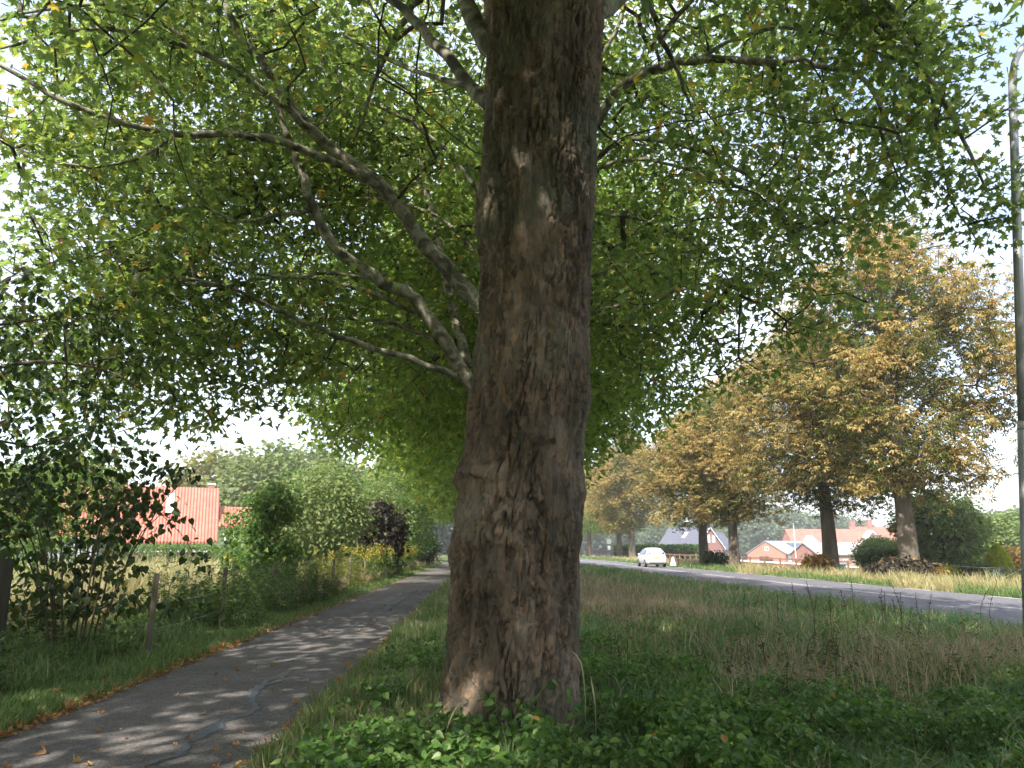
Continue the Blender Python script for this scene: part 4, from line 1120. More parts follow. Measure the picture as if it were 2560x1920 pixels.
def window(root, face, u, z, w, h, ww, ll, pane=None, xo=0.0, yo=0.0, bars=1):
    """face: 'g' front gable (-y), 'r' right side (+x), 'l' left side (-x)"""
    pane = pane or m_pane
    f, p = MB(), MB()
    t = 0.09
    f.box(-w / 2, w / 2, -0.05, 0.0, 0, t); f.box(-w / 2, w / 2, -0.05, 0.0, h - t, h)
    f.box(-w / 2, -w / 2 + t, -0.05, 0.0, t, h - t); f.box(w / 2 - t, w / 2, -0.05, 0.0, t, h - t)
    for k in range(bars):
        x = -w / 2 + w * (k + 1) / (bars + 1)
        f.box(x - t / 2, x + t / 2, -0.045, 0.0, t, h - t)
    p.box(-w / 2 + t * 0.6, w / 2 - t * 0.6, -0.02, -0.004, t * 0.6, h - t * 0.6)
    o = f.obj('window', m_white, root)
    p.obj('pane', pane, o)
    if face == 'g': o.location, o.rotation_euler = (u + xo, yo - ll / 2 - 0.004, z), (0, 0, 0)
    if face == 'r': o.location, o.rotation_euler = (xo + ww / 2 + 0.004, u + yo, z), (0, 0, rad(90))
    if face == 'l': o.location, o.rotation_euler = (xo - ww / 2 - 0.004, u + yo, z), (0, 0, rad(-90))
    return o
def roof_patch(root, name, mat, side, y0, y1, s0, s1, w, eave, ridge, lift=0.20, th=0.05, xo=0.0):
    """flat panel lying on a roof slope; s0..s1 run from eave to ridge"""
    pts = []
    for s in (s0, s1): pts.append((side * (w / 2) * (1 - s) + xo, eave + (ridge - eave) * s + lift))
    (xa, za), (xb, zb) = pts
    pr = [(xa, za), (xb, zb), (xb, zb + th), (xa, za + th)]
    if side < 0: pr = pr[::-1]
    return MB().prism(pr, y0, y1).obj(name, mat, root)
def chimney(root, x, y, z0, z1, s=0.7, cap=None):
    o = MB().box(x - s / 2, x + s / 2, y - s / 2, y + s / 2, z0, z1).obj('chimney', m_brick2, root)
    MB().box(x - s / 2 - .06, x + s / 2 + .06, y - s / 2 - .06, y + s / 2 + .06, z1, z1 + .14).obj('chimney_cap', cap or m_brick2, o)

# tiled farmhouse left: its long roof faces the camera
h1b = at_ground(338, 60) + (0.0, 3.8, 0.0)
h1 = empty('farmhouse', h1b, rad(113))
tag(h1, 'farmhouse with an orange tiled roof and a low white extension', 'house')
block(h1, 7.4, 11.0, 2.3, 6.3, m_white, m_tile_o, 0.4, yo=1.2)
chimney(h1, 0.2, -3.9, 5.6, 6.75, 0.5, m_white)
roof_patch(h1, 'skylight', m_white, -1, -1.1, -0.55, 0.45, 0.85, 7.4, 2.3, 6.3)
for k, u in enumerate((-2.4, 0.4, 3.0)): window(h1, 'l', u, 0.8, 1.2, 1.2, 7.4, 11.0, yo=1.2)
block(h1, 5.0, 5.0, 3.3, 4.75, m_white, m_tile_o, 0.3, xo=-0.2, yo=-6.9)
for u in (-1.0, 1.1): window(h1, 'l', u, 1.2, 1.3, 1.5, 5.0, 5.0, xo=-0.2, yo=-6.9)
# garden shed further right
h1c = empty('garden_shed', at_ground(790, 66), rad(70))
tag(h1c, 'low shed with a red tiled roof among the bushes', 'shed')
block(h1c, 3.4, 5.0, 1.7, 2.9, m_white, m_tile_o, 0.25)
# dark roofed house
h2 = empty('brick_house', at_ground(1772, 188), rad(36))
tag(h2, 'brick house with a dark blue tiled roof and white barge boards', 'house')
W2, L2, E2, R2 = 9.4, 12.5, 3.9, 8.5
block(h2, W2, L2, E2, R2, m_brick2, m_tile_d, 0.5, yo=L2 / 2, barge=m_white)
window(h2, 'g', -0.7, 4.9, 1.5, 1.9, W2, L2, m_blind, yo=L2 / 2); window(h2, 'g', 1.4, 4.9, 1.0, 1.7, W2, L2, m_blind, yo=L2 / 2)
window(h2, 'g', -2.2, 0.9, 2.6, 1.9, W2, L2, m_blind, yo=L2 / 2); window(h2, 'g', 2.3, 0.9, 1.7, 1.9, W2, L2, m_blind, yo=L2 / 2)
roof_patch(h2, 'skylight', m_blind, -1, 5.4, 6.5, 0.45, 0.72, W2, E2, R2)
MB().prism([(-4, -.4), (4, -.4), (4, 3.4), (0, 7.4), (-4, 3.4)], 0, 8).obj('wing_wall', m_brick2, h2, (4.7, 6.5, 0)).rotation_euler = (0, 0, rad(-90))
for s in (-1, 1):
    pr = [(0, 7.42), (s * 4.4, 3.02), (s * 4.4, 3.2), (0, 7.6)]
    o = MB().prism(pr if s < 0 else pr[::-1], 0, 8.4).obj('wing_roof', m_tile_d, h2, (4.5, 6.5, 0)); o.rotation_euler = (0, 0, rad(-90))
MB().box(7.2, 8.3, 2.9, 4.0, 5.0, 5.08).obj('skylight', m_blind, h2, (0, 0, 0)).rotation_euler = (rad(0), 0, 0)
# barn with solar panels
h3 = empty('barn', at_ground(1910, 168) + (0, 0, 0), rad(-46))
tag(h3, 'low brick barn with a grey roof carrying solar panels', 'barn')
W3, L3, E3, R3 = 8.8, 24.0, 2.7, 5.2
block(h3, W3, L3, E3, R3, m_brick, m_zinc, 0.35, yo=L3 / 2)
roof_patch(h3, 'solar_panel', m_solar, 1, 7.5, 20.5, 0.30, 0.80, W3, E3, R3)
window(h3, 'g', 0.2, 3.3, 0.9, 0.8, W3, L3, yo=L3 / 2)
MB().box(-1.6, 0.6, -0.06, -0.004, 0, 2.1).obj('barn_door', m_darkwood, h3)
MB().box(0.66, 1.5, -0.05, -0.004, 0, 1.9).obj('side_door', m_darkwood, h3)
for u in (1.6, 3.2, 4.8, 6.4, 9.6, 11.2, 12.8): window(h3, 'r', u - L3 / 2, 0.9, 1.3, 1.5, W3, L3, m_blind, yo=L3 / 2, bars=0)
# long stable with an old grey roof
h4 = empty('stable', at_ground(2004, 150), rad(-74))
tag(h4, 'long low brick stable with an old grey sheet roof', 'stable')
block(h4, 8.0, 17.0, 2.7, 4.7, m_brick2, m_fib, 0.4, yo=8.5)
window(h4, 'g', 0, 1.1, 1.2, 0.8, 8.0, 17.0, yo=8.5)
for u in (2.5, 6.0, 9.5, 13.0): window(h4, 'r', u - 8.5, 1.1, 1.0, 0.7, 8.0, 17.0, yo=8.5)
# red roofed house behind
h5 = empty('brick_house', at_ground(1972, 205), rad(-88))
tag(h5, 'wide house with a red tiled roof and small white gables behind the barn', 'house')
block(h5, 9.0, 25.0, 4.6, 8.6, m_brick, m_tile_r, 0.4, yo=11.5)
def dormer(root, y, w, z0, z1, mat, xo):
    """small gable standing on the front slope"""
    g = MB().prism([(-w / 2, z0 - 2.2), (w / 2, z0 - 2.2), (w / 2, z0), (0, z1), (-w / 2, z0)], 0, 3.0).obj('gable', mat, root, (xo, y, 0))
    g.rotation_euler = (0, 0, rad(90))
    for s in (-1, 1):
        pr = [(0, z1 + .02), (s * (w / 2 + .25), z0 - .2), (s * (w / 2 + .25), z0 + .1), (0, z1 + .32)]
        o = MB().prism(pr if s < 0 else pr[::-1], -0.25, 3.0).obj('gable_trim', m_white, root, (xo, y, 0)); o.rotation_euler = (0, 0, rad(90))
dormer(h5, 3.6, 3.4, 5.0, 6.8, m_white, 4.75)
dormer(h5, 19.6, 5.0, 5.2, 8.0, m_brick2, 4.95)
chimney(h5, 0, 11.2, 7.8, 9.4, 0.9)
h6 = empty('brick_house', at_ground(2122, 222), rad(-84))
tag(h6, 'house with a bright orange roof and two brick chimneys', 'house')
block(h6, 11.0, 17.0, 4.2, 9.6, m_brick, m_tile_o, 0.4, yo=8.5)
chimney(h6, 0, 0.9, 9.0, 11.4, 1.1); chimney(h6, 0, 6.0, 9.0, 11.7, 1.2)
h8 = empty('brick_house', at_ground(2420, 95), rad(-70))
tag(h8, 'red house almost hidden behind the garden trees', 'house')
block(h8, 7, 9, 2.6, 5.2, m_brick, m_tile_o)

# ================================================================== HEDGES
def hedge(label, x0, y0, x1, y1, w, h, mat, n, size):
    a, b = np.array((x0, y0)), np.array((x1, y1))
    L = np.linalg.norm(b - a)
    d = (b - a) / L
    nrm = np.array((-d[1], d[0]))
    c = (a + b) / 2
    g = float(gz(np.array([c[0]]), np.array([c[1]]))[0])
    root = empty('hedge', (c[0], c[1], g))
    tag(root, label, 'hedge')
    MB().box(-L / 2 + .2, L / 2 - .2, -w * .3, w * .3, -0.2, h * 0.8).obj('core', m_stem, root).rotation_euler = (0, 0, math.atan2(d[1], d[0]))
    u = rng.uniform(-L / 2, L / 2, n); s = rng.uniform(-1, 1, n); z = rng.uniform(0, 1, n)
    face = rng.uniform(0, 1, n) < 0.6
    s = np.where(face, np.sign(s), s); z = np.where(face, z, 1.0)
    p = np.stack([d[0] * u + nrm[0] * s * w / 2, d[1] * u + nrm[1] * s * w / 2, z * h], 1) + rng.normal(0, 0.07, (n, 3))
    V, F = scatter(KITE, p, rng.normal(0, 1, (n, 3)), rng.normal(0, .7, (n, 3)) + (0, 0, .6), rng.uniform(size[0], size[1], n))
    tag(link('foliage', mesh_np('foliage', V, [F], mat), root), kind='stuff')
hedge('clipped green hedge before the tiled farmhouse', -32, 54, -15.5, 54, 1.2, 1.6, m_fresh, 6000, (0.14, 0.26))
hedge('long green hedge beyond the white car', 17.0, 128, 29.5, 121, 2.2, 2.2, m_fresh, 7000, (0.35, 0.6))

# ================================================================== FENCES
def board(parent, name, a, b, w, t, mat):
    """plank from a to b (local), w high and t thick"""
    a, b = np.asarray(a, float), np.asarray(b, float)
    d = unit(b - a)
    s = unit(np.cross(d, (0, 0, 1.0)))
    u = np.cross(s, d)
    vs = [p + s * i * t / 2 + u * j * w / 2 for p in (a, b) for i, j in ((-1, -1), (1, -1), (1, 1), (-1, 1))]
    return MB().add(vs, [(0, 1, 2, 3), (7, 6, 5, 4), (0, 4, 5, 1), (1, 5, 6, 2), (2, 6, 7, 3), (3, 7, 4, 0)]).obj(name, mat, parent)
def rail_fence(label, pts, step, h, rails, mat, pw=0.16):
    p = np.array(pts, float)
    seg = np.linalg.norm(np.diff(p, axis=0), axis=1)
    cum = np.concatenate([[0], np.cumsum(seg)])
    s = np.arange(0, cum[-1] + 0.01, step)
    xy = np.stack([np.interp(s, cum, p[:, 0]), np.interp(s, cum, p[:, 1])], 1)
    z = gz(xy[:, 0], xy[:, 1])
    root = empty('rail_fence', (xy[0, 0], xy[0, 1], z[0]))
    tag(root, label, 'fence')
    b = np.array((xy[0, 0], xy[0, 1], z[0]))
    Wp = np.c_[xy, z] - b
    pm = MB().box(-pw / 2, pw / 2, -pw / 2, pw / 2, -0.3, h).mesh('post', mat)
    for q in Wp:
        o = link('post', pm, root, q + (0, 0, rng.uniform(-.03, .03)))
        o.rotation_euler = (rng.normal(0, .02), rng.normal(0, .02), rng.uniform(-.1, .1))
    for r_ in rails:
        for k in range(len(Wp) - 1):
            board(root, 'rail', Wp[k] + (0, -pw * .6, r_ + rng.normal(0, .012)), Wp[k + 1] + (0, -pw * .6, r_ + rng.normal(0, .012)), 0.15, 0.04, mat)
rail_fence('brown timber paddock fence with two rails behind the chestnuts', [(20.6, 116), (25.4, 84), (33.8, 71.5), (41, 69)], 1.9, 1.2, (0.5, 1.08), m_rail)
rail_fence('white low paddock rail in the field before the barn', [(27, 108), (46, 100), (60, 100)], 3.2, 0.9, (0.78,), m_white, 0.09)
def wire_fence(label, pts, step, h, wires, mat, pw, top=None):
    p = np.array(pts, float)
    seg = np.linalg.norm(np.diff(p, axis=0), axis=1)
    cum = np.concatenate([[0], np.cumsum(seg)])
    s = np.arange(0, cum[-1] + 0.01, step)
    xy = np.stack([np.interp(s, cum, p[:, 0]), np.interp(s, cum, p[:, 1])], 1)
    z = gz(xy[:, 0], xy[:, 1])
    root = empty('wire_fence', (xy[0, 0], xy[0, 1], z[0]))
    tag(root, label, 'fence')
    b = np.array((xy[0, 0], xy[0, 1], z[0]))
    Wp = np.c_[xy, z] - b
    pm = MB().tube([(0, 0, -.3), (0, 0, h * .5), (0, 0, h)], [pw / 2, pw / 2, pw / 2 * .95], 8).mesh('post', mat, True)
    for q in Wp:
        o = link('post', pm, root, q)
        o.rotation_euler = (rng.normal(0, .035), rng.normal(0, .035), 0)
    for w_ in wires:
        pts_ = []
        for k in range(len(Wp) - 1):
            for t in (0, .33, .66): pts_.append(Wp[k] * (1 - t) + Wp[k + 1] * t + (0, 0, w_ - 0.03 * (t * (1 - t)) * 4))
        pts_.append(Wp[-1] + (0, 0, w_))
        MB().tube(pts_, 0.004 if top is None or w_ < h - .05 else top, 5).obj('wire' if top is None or w_ < h - .05 else 'top_rail', m_wire, root)
    return root
wire_fence('wire fence on round weathered posts along the meadow', [(-5.05, 11.2), (-5.45, 15.0), (-6.6, 40)], 3.82, 1.12, (0.35, 0.7, 1.02), m_wood, 0.085)
m_shade_wood = noise_mat('shade darkened post wood', [(0.3, (0.028, 0.027, 0.018)), (0.7, (0.052, 0.047, 0.031))], 3, 8, 0.95, 0.4, 25, (1, 1, 0.2))  # shade on the gate post is put into its wood colour
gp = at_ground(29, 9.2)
gpo = MB().tube([(0, 0, -.3), (0, 0, .7), (0, 0, 1.38)], [.088, .086, .083], 10).obj('gate_post', m_shade_wood, None, gp, True)
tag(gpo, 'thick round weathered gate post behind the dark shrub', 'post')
wire_fence('wire garden fence with a thin metal top rail', [(23.2, 43.5), (27.2, 42.2), (34, 39.5)], 1.55, 0.92, (0.3, 0.6, 0.915), m_wood, 0.06, 0.016)
# pickets at the end of the path
pf = empty('picket_fence', (-7.6, 80, 0))
tag(pf, 'grey picket fence at the far end of the path', 'fence')
pk = MB().prism([(-.07, 0), (.07, 0), (.07, 1.25), (0, 1.4), (-.07, 1.25)], -.012, .012).mesh('picket', m_wood)
for k in range(14): link('picket', pk, pf, (-2.6 + k * 0.22, 0, 0))
for z0 in (0.4, 1.0): MB().box(-2.75, 0.4, 0.014, 0.05, z0, z0 + .07).obj('rail', m_wood, pf)

# ================================================================== CARS
m_carw = noise_mat('white car paint', [(0.3, (0.76, 0.76, 0.75)), (0.7, (0.82, 0.82, 0.81))], 1, 2, 0.25, spec=0.5)
m_card = noise_mat('dark blue car paint', [(0.3, (0.05, 0.055, 0.075)), (0.7, (0.07, 0.075, 0.10))], 1, 2, 0.25, spec=0.5)
m_tyre = noise_mat('tyre rubber', [(0.3, (0.018, 0.018, 0.018)), (0.7, (0.03, 0.03, 0.03))], 5, 2, 0.85)
m_rim = noise_mat('alloy rim', [(0.3, (0.40, 0.40, 0.41)), (0.7, (0.52, 0.52, 0.53))], 5, 2, 0.35, metal=0.7)
m_glass = noise_mat('car glass', [(0.3, (0.03, 0.036, 0.042)), (0.7, (0.055, 0.065, 0.075))], 2, 2, 0.06, spec=0.9)
m_red = noise_mat('tail light red', [(0.3, (0.35, 0.04, 0.03)), (0.7, (0.45, 0.06, 0.04))], 5, 2, 0.25, spec=0.6)
m_plate = noise_mat('yellow number plate', [(0.3, (0.72, 0.48, 0.05)), (0.7, (0.78, 0.54, 0.07))], 2, 2, 0.5)
m_black = noise_mat('black trim', [(0.3, (0.02, 0.02, 0.02)), (0.7, (0.035, 0.035, 0.035))], 5, 2, 0.6)
def car(label, loc, rz, paint, group=None):
    """small hatchback, rear at -y"""
    root = empty('car', loc, rz)
    tag(root, label, 'car', group)
    # y, lower edge, waist height, roof height, half width at waist, half width at roof
    st = [(-2.03, .42, .80, .86, .66, .52), (-1.98, .30, .90, 1.00, .80, .64), (-1.82, .24, .95, 1.36, .855, .58), (-1.62, .22, .97, 1.49, .865, .58), (-1.0, .22, .96, 1.56, .87, .60),
          (-0.2, .22, .94, 1.57, .87, .61), (0.35, .22, .93, 1.50, .87, .60), (0.95, .22, .93, 1.16, .865, .66), (1.25, .22, .92, 1.00, .86, .70), (1.7, .24, .82, .88, .83, .66), (1.98, .30, .68, .72, .72, .55), (2.05, .42, .60, .62, .55, .42)]
    V, F = [], []
    for (y, zb, zw, zr, ww, wr) in st:
        ring = [(0, zb), (ww * .82, zb), (ww * .97, zb + .10), (ww, (zb + zw) * .52), (ww * .985, zw), (wr + (ww - wr) * .38, zw + (zr - zw) * .55), (wr, zr - .05), (wr * .72, zr), (0, zr + .015)]
        full = [(x, y, z) for x, z in ring] + [(-x, y, z) for x, z in ring[-2:0:-1]]
        V += full
    n = 16
    for i in range(len(st) - 1):
        for k in range(n): F.append((i * n + k, i * n + (k + 1) % n, (i + 1) * n + (k + 1) % n, (i + 1) * n + k))
    F += [tuple(range(n - 1, -1, -1)), tuple((len(st) - 1) * n + k for k in range(n))]
    body = MB().add(V, F).obj('body', paint, root, smooth=True)
    sm = body.modifiers.new('smooth', 'SUBSURF'); sm.levels = 2; sm.render_levels = 2
    # rear window, side windows, windscreen
    def pane(name, pts, mat, par=root):
        c = np.mean(np.array(pts), 0)
        q = np.array(pts)
        nrm = unit(np.cross(q[1] - q[0], q[-1] - q[0]))
        k = len(pts)
        MB().add([*(q + nrm * .012), *(q - nrm * .01)], [tuple(range(k)), tuple(range(2 * k - 1, k - 1, -1))] + [(i, k + i, k + (i + 1) % k, (i + 1) % k) for i in range(k)]).obj(name, mat, par)
    pane('rear_window', [(-.60, -1.955, 1.04), (.60, -1.955, 1.04), (.66, -1.90, 1.12), (.52, -1.72, 1.40), (.40, -1.69, 1.42), (-.40, -1.69, 1.42), (-.52, -1.72, 1.40), (-.66, -1.90, 1.12)], m_glass)
    pane('windscreen', [(.60, 1.12, 1.03), (-.60, 1.12, 1.03), (-.54, .42, 1.46), (.54, .42, 1.46)], m_glass)
    for s in (-1, 1):
        a = [(s * .845, -1.45, 1.06), (s * .845, .75, 1.05), (s * .66, .25, 1.42), (s * .655, -.9, 1.46), (s * .70, -1.35, 1.36)]
        pane('side_window', a if s > 0 else a[::-1], m_glass)
        pane('tail_light', [(s * .60, -1.985, .93), (s * .78, -1.93, .93), (s * .80, -1.90, 1.06), (s * .66, -1.955, 1.05)][::(1 if s > 0 else -1)], m_red)
        MB().box(s * .90 - .09, s * .90 + .09, .62, .72, .98, 1.10).obj('mirror', paint, root, bevel=.02)
        pane('headlight', [(s * .45, 1.96, .62), (s * .45, 1.93, .74), (s * .76, 1.78, .76), (s * .74, 1.86, .64)][::(1 if s < 0 else -1)], m_blind)
    MB().box(-.26, .26, -2.052, -2.03, .70, .81).obj('number_plate', m_plate, root)
    MB().box(-.62, .62, -2.045, -1.95, .30, .40).obj('bumper_trim', m_black, root, bevel=.02)
    for s in (-1, 1):
        for y in (-1.28, 1.27):
            prof_ = [(.31, -.09), (.315, -.06), (.315, .06), (.31, .09), (.20, .095), (.20, -.095)]
            v, f = [], []
            for k in range(20):
                a = 2 * math.pi * k / 20
                for r_, w_ in prof_: v.append((w_, r_ * math.cos(a), r_ * math.sin(a)))
            for k in range(20):
                for j_ in range(6): f.append((k * 6 + j_, k * 6 + (j_ + 1) % 6, ((k + 1) % 20) * 6 + (j_ + 1) % 6, ((k + 1) % 20) * 6 + j_))
            w_o = empty('wheel', (0, 0, 0)); w_o.parent = root; w_o.location = (s * .775, y, .315)
            MB().add(v, f).obj('tyre', m_tyre, w_o, smooth=True)
            MB().tube([(-.085, 0, 0), (.085, 0, 0)], .205, 14).obj('rim', m_rim, w_o)
    return root
car('small white hatchback with a yellow plate driving away', (11.75, 66.5, 0.03), math.atan2(-RM, 1), m_carw)
car('dark blue car parked in the yard left of the farmhouse', (-31.5, 52.5, 0), rad(80), m_card)
van = empty('trailer', at_ground(215, 50), rad(85))
tag(van, 'grey box trailer parked beside the farmhouse', 'trailer')
MB().box(-1.0, 1.0, -1.7, 1.7, .55, 2.2).obj('box', m_zinc, van, bevel=.06)
MB().box(-1.03, 1.03, -1.75, 1.75, .42, .55).obj('chassis', m_black, van)
MB().box(-.06, .06, 1.75, 2.9, .42, .50).obj('drawbar', m_black, van)
for s in (-1, 1): MB().tube([(s * .98 - .1, 0, .32), (s * .98 + .1, 0, .32)], .32, 16).obj('wheel', m_tyre, van)

# ================================================================== STREET FURNITURE
lp0 = P(2572, 1490, 12.0); lp1 = P(2529, 150, 12.0)
axis_l = unit(lp1 - lp0)
foot = lp0 - axis_l * (lp0[2] + 0.02) / axis_l[2]
lamp = empty('street_lamp', foot)
tag(lamp, 'tall leaning grey steel street lamp with an arm over the road', 'street lamp')
at = lambda z: axis_l * (z / axis_l[2])
MB().tube([at(-.3), at(3.4)], .088, 14).obj('base_section', m_steel, lamp, smooth=True)
MB().tube([at(3.35), at(3.5)], [.09, .072], 14).obj('collar', m_steel, lamp, smooth=True)
zt = lp1[2] - 0.35
MB().tube([at(3.45), at(6.5), at(zt)], [.074, .070, .066], 14).obj('upper_section', m_steel, lamp, smooth=True)
T = at(zt)
arm = [T + (-.0, 0, -.02)] + [T + np.array((0.9 * (1 - math.cos(a)), 0, 0.9 * math.sin(a))) + (0.03, 0, 0) for a in np.linspace(0.05, math.pi / 2 * 0.94, 10)]
arm.append(arm[-1] + np.array((1.3, 0, .12)))
MB().tube(arm, .058, 12).obj('arm', m_steel, lamp, smooth=True)
e = arm[-1]
lh = MB().box(-.05, .75, -.13, .13, -.06, .06).obj('lamp_head', m_steel, lamp, e, bevel=.03)
MB().box(.12, .68, -.10, .10, -.085, -.06).obj('lens', m_blind, lh)
MB().box(-.04, .04, -.095, -.088, .5, .85).obj('access_door', m_steel, lamp, at(0.05))
def sign_post(label, px, d, h, plates, r=.03):
    b = at_ground(px, d)
    o = empty('road_sign', b)
    tag(o, label, 'road sign')
    MB().tube([(0, 0, -.2), (0, 0, h)], r, 8).obj('pole', m_steel, o)
    for z0, w, hh in plates: MB().box(-w / 2, w / 2, -.06, -.035, z0, z0 + hh).obj('panel', m_white, o, bevel=.01)
sign_post('white road sign panels on a pole beyond the car', 1521, 114, 2.9, [(2.2, .6, .7), (1.35, .42, .6)])
tb = at_ground(1678, 66)
ts = empty('marker_board', tb); tag(ts, 'small white triangular marker in the verge right of the car', 'marker')
MB().prism([(-.26, .18), (.26, .18), (.10, .80), (0, .95), (-.10, .80)], -.02, .02).obj('board', m_white, ts)
MB().tube([(0, .04, -.2), (0, .04, .7)], .025, 6).obj('stake', m_wood, ts)
bo = MB().box(-.07, .07, -.07, .07, -.25, .78).obj('verge_post', m_darkwood, None, at_ground(1691, 67), bevel=.015)
tag(bo, 'short brown wooden post in the verge right of the car', 'post')
fp = empty('flag_pole', at_ground(1983, 110)); tag(fp, 'slender white pole before the barn', 'pole')
MB().tube([(0, 0, -.3), (0, 0, 3), (0, 0, 6.2)], [.07, .06, .045], 8).obj('shaft', m_white, fp)
MB().tube([(0, 0, 6.2), (0, 0, 6.32)], [.09, .07], 8).obj('finial', m_white, fp)
fp2 = empty('flag_pole', at_ground(97, 62)); tag(fp2, 'slender white pole in the yard left of the farmhouse', 'pole')
MB().tube([(0, 0, -.3), (0, 0, 3), (0, 0, 4.8)], [.06, .055, .045], 8).obj('shaft', m_white, fp2)
MB().tube([(0, 0, 4.8), (0, 0, 4.9)], [.08, .06], 8).obj('finial', m_white, fp2)
m_bin = noise_mat('green plastic', [(0.3, (0.035, 0.09, 0.075)), (0.7, (0.05, 0.12, 0.10))], 2, 3, 0.5)
def bin_(label, px, d, w, h):
    b = at_ground(px, d)
    o = empty('garden_bin', b, .15); tag(o, label, 'bin')
    MB().add([(-w * .4, -w * .4, 0), (w * .4, -w * .4, 0), (w * .4, w * .4, 0), (-w * .4, w * .4, 0), (-w / 2, -w / 2, h), (w / 2, -w / 2, h), (w / 2, w / 2, h), (-w / 2, w / 2, h)],
             [(0, 3, 2, 1), (4, 5, 6, 7), (0, 1, 5, 4), (1, 2, 6, 5), (2, 3, 7, 6), (3, 0, 4, 7)]).obj('body', m_bin, o, bevel=.02)
    MB().box(-w * .55, w * .55, -w * .58, w * .55, h, h + .06).obj('lid', m_bin, o, bevel=.02)
    MB().tube([(-w * .4, w * .56, h - .06), (w * .4, w * .56, h - .06)], .02, 6).obj('handle', m_black, o)
bin_('green plastic bin behind the wire garden fence', 2469, 43.2, .66, .76)
bin_('small green bin hanging at the paddock rails', 2095, 70, .5, .8)
# golden conifer, autumn shrubs and shoots round the chestnut feet
cb = at_ground(2483, 45.5)
cr = empty('golden_conifer', cb); tag(cr, 'small bright yellow green conifer behind the green bin', 'conifer')
MB().tube([(0, 0, -.2), (0, 0, 1.6)], [.06, .03], 8).obj('trunk', m_stem, cr)
n = 5200
z = rng.uniform(0.05, 1, n); a = rng.uniform(0, 2 * math.pi, n)
r_ = 0.74 * np.sin(np.clip(z * 0.86 + 0.30, 0, 1.16) / 1.16 * math.pi) ** 0.75 * (0.86 + 0.25 * vnoise(np.stack([a * 2, z * 6, z * 0], 1), 3)) * rng.uniform(0.75, 1.02, n)
p = np.stack([r_ * np.cos(a), r_ * np.sin(a), z * 2.3], 1)
V, F = scatter(KITE, p, np.stack([np.cos(a) * .5, np.sin(a) * .5, np.ones(n)], 1) + rng.normal(0, .3, (n, 3)), np.stack([np.cos(a), np.sin(a), np.full(n, .3)], 1) + rng.normal(0, .5, (n, 3)), rng.uniform(.08, .15, n))
tag(link('foliage', mesh_np('foliage', V, [F], m_yellow), cr), kind='stuff')
gsh = 'garden shrubs behind the wire fence'
shrub('garden_shrub', 'orange leaved shrub right of the golden conifer', at_ground(2528, 48), 2.5, 1.3, 1.0, 8, 170, 12, OVATE, (.12, .2), m_orange, 31, gsh, spread=.2, low=.02)
shrub('garden_shrub', 'pale yellow green shrub under the orange shrub', at_ground(2540, 44), 1.2, 1.0, .7, 7, 130, 10, OVATE, (.1, .17), m_pale, 32, gsh, low=.02)
shrub('garden_shrub', 'dark green shrub left of the green bin', at_ground(2415, 44.5), 1.1, 1.2, .7, 7, 150, 12, OVATE, (.1, .17), m_dark, 33, gsh, low=.02)
shrub('garden_shrub', 'yellow flowering shrub at the garden fence', at_ground(2362, 44.5), .95, .6, .5, 6, 70, 10, OVATE, (.09, .15), m_yellow, 34, gsh, low=.02)
shoots = 'sucker shoots at the chestnut feet'
shrub('sucker_bush', 'brown and green sucker bush round the forked chestnut', at_ground(2262, 39.2), 0.95, 1.6, 0.9, 12, 170, 10, OVATE, (.12, .20), m_orange, 35, shoots, low=.02, spread=.2)
shrub('sucker_bush', 'dark sucker bush hiding the foot of the forked chestnut', at_ground(2242, 38.4), 1.0, 1.4, .7, 10, 170, 10, OVATE, (.15, .24), m_purple, 36, shoots, low=.02, spread=.2)
shrub('sucker_bush', 'rusty sucker leaves at the foot of the chestnut before the barn', at_ground(2032, 49), 1.2, .9, .6, 8, 90, 9, OVATE, (.18, .28), m_orange, 37, shoots, low=.05)
shrub('sucker_bush', 'dark green bush at the foot of the leaning chestnut', at_ground(1783, 69), 1.3, 1.0, .7, 8, 110, 10, OVATE, (.2, .3), m_dark, 38, shoots, low=.02)

# ================================================================== GRASS, WEEDS AND GROUND COVER
def blade_obj(name, label, pts, h, w, lean, mat, seg=2):
    V, F = blades(pts, h, w, lean, seg)
    return tag(link(name, mesh_np(name, V, F, mat)), label, 'grass', kind='stuff')
def gpts(x, y, dz=-0.02):
    return np.stack([x, y, gz(x, y) + dz], 1)
def patch(n, x0, x1, y0, y1, pw=1.6, slope=-0.042):
    """points thicker near the camera; x given along the road line"""
    t = rng.uniform(0, 1, n)
    k = 1 - pw
    y = (y0 ** k + t * (y1 ** k - y0 ** k)) ** (1 / k)
    return rng.uniform(x0, x1, n) + slope * y, y
def dry_field(x, y):
    """where the right verge is dry: 0..1"""
    ru = road_u(x, y)
    nse = fbm(np.stack([x * .55, y * .35, x * 0], 1), 3, 12.0) - 0.5
    band = np.exp(-((y - 10.6 - 0.05 * (ru - 5) ** 2 * 0) / 2.1) ** 2) * sstep(2.0, 3.6, ru)
    left = sstep(15, 19, y) * (1 - sstep(4.6, 6.6, ru + nse * 2.5))
    return np.clip(band * 0.62 + left * 0.9 + nse * 1.3, 0, 1)
def cover_edge(x, y):
    """inside the leafy ground cover: > 0"""
    ru = road_u(x, y)
    nse = fbm(np.stack([x * .7, y * .7, x * 0], 1), 3, 17.0) - 0.5
    lim = np.interp(ru, [0.2, 1.2, 2.4, 3.6, 6, 9], [14.5, 13.5, 11.0, 9.3, 8.3, 7.6])
    return lim + nse * 2.2 - y
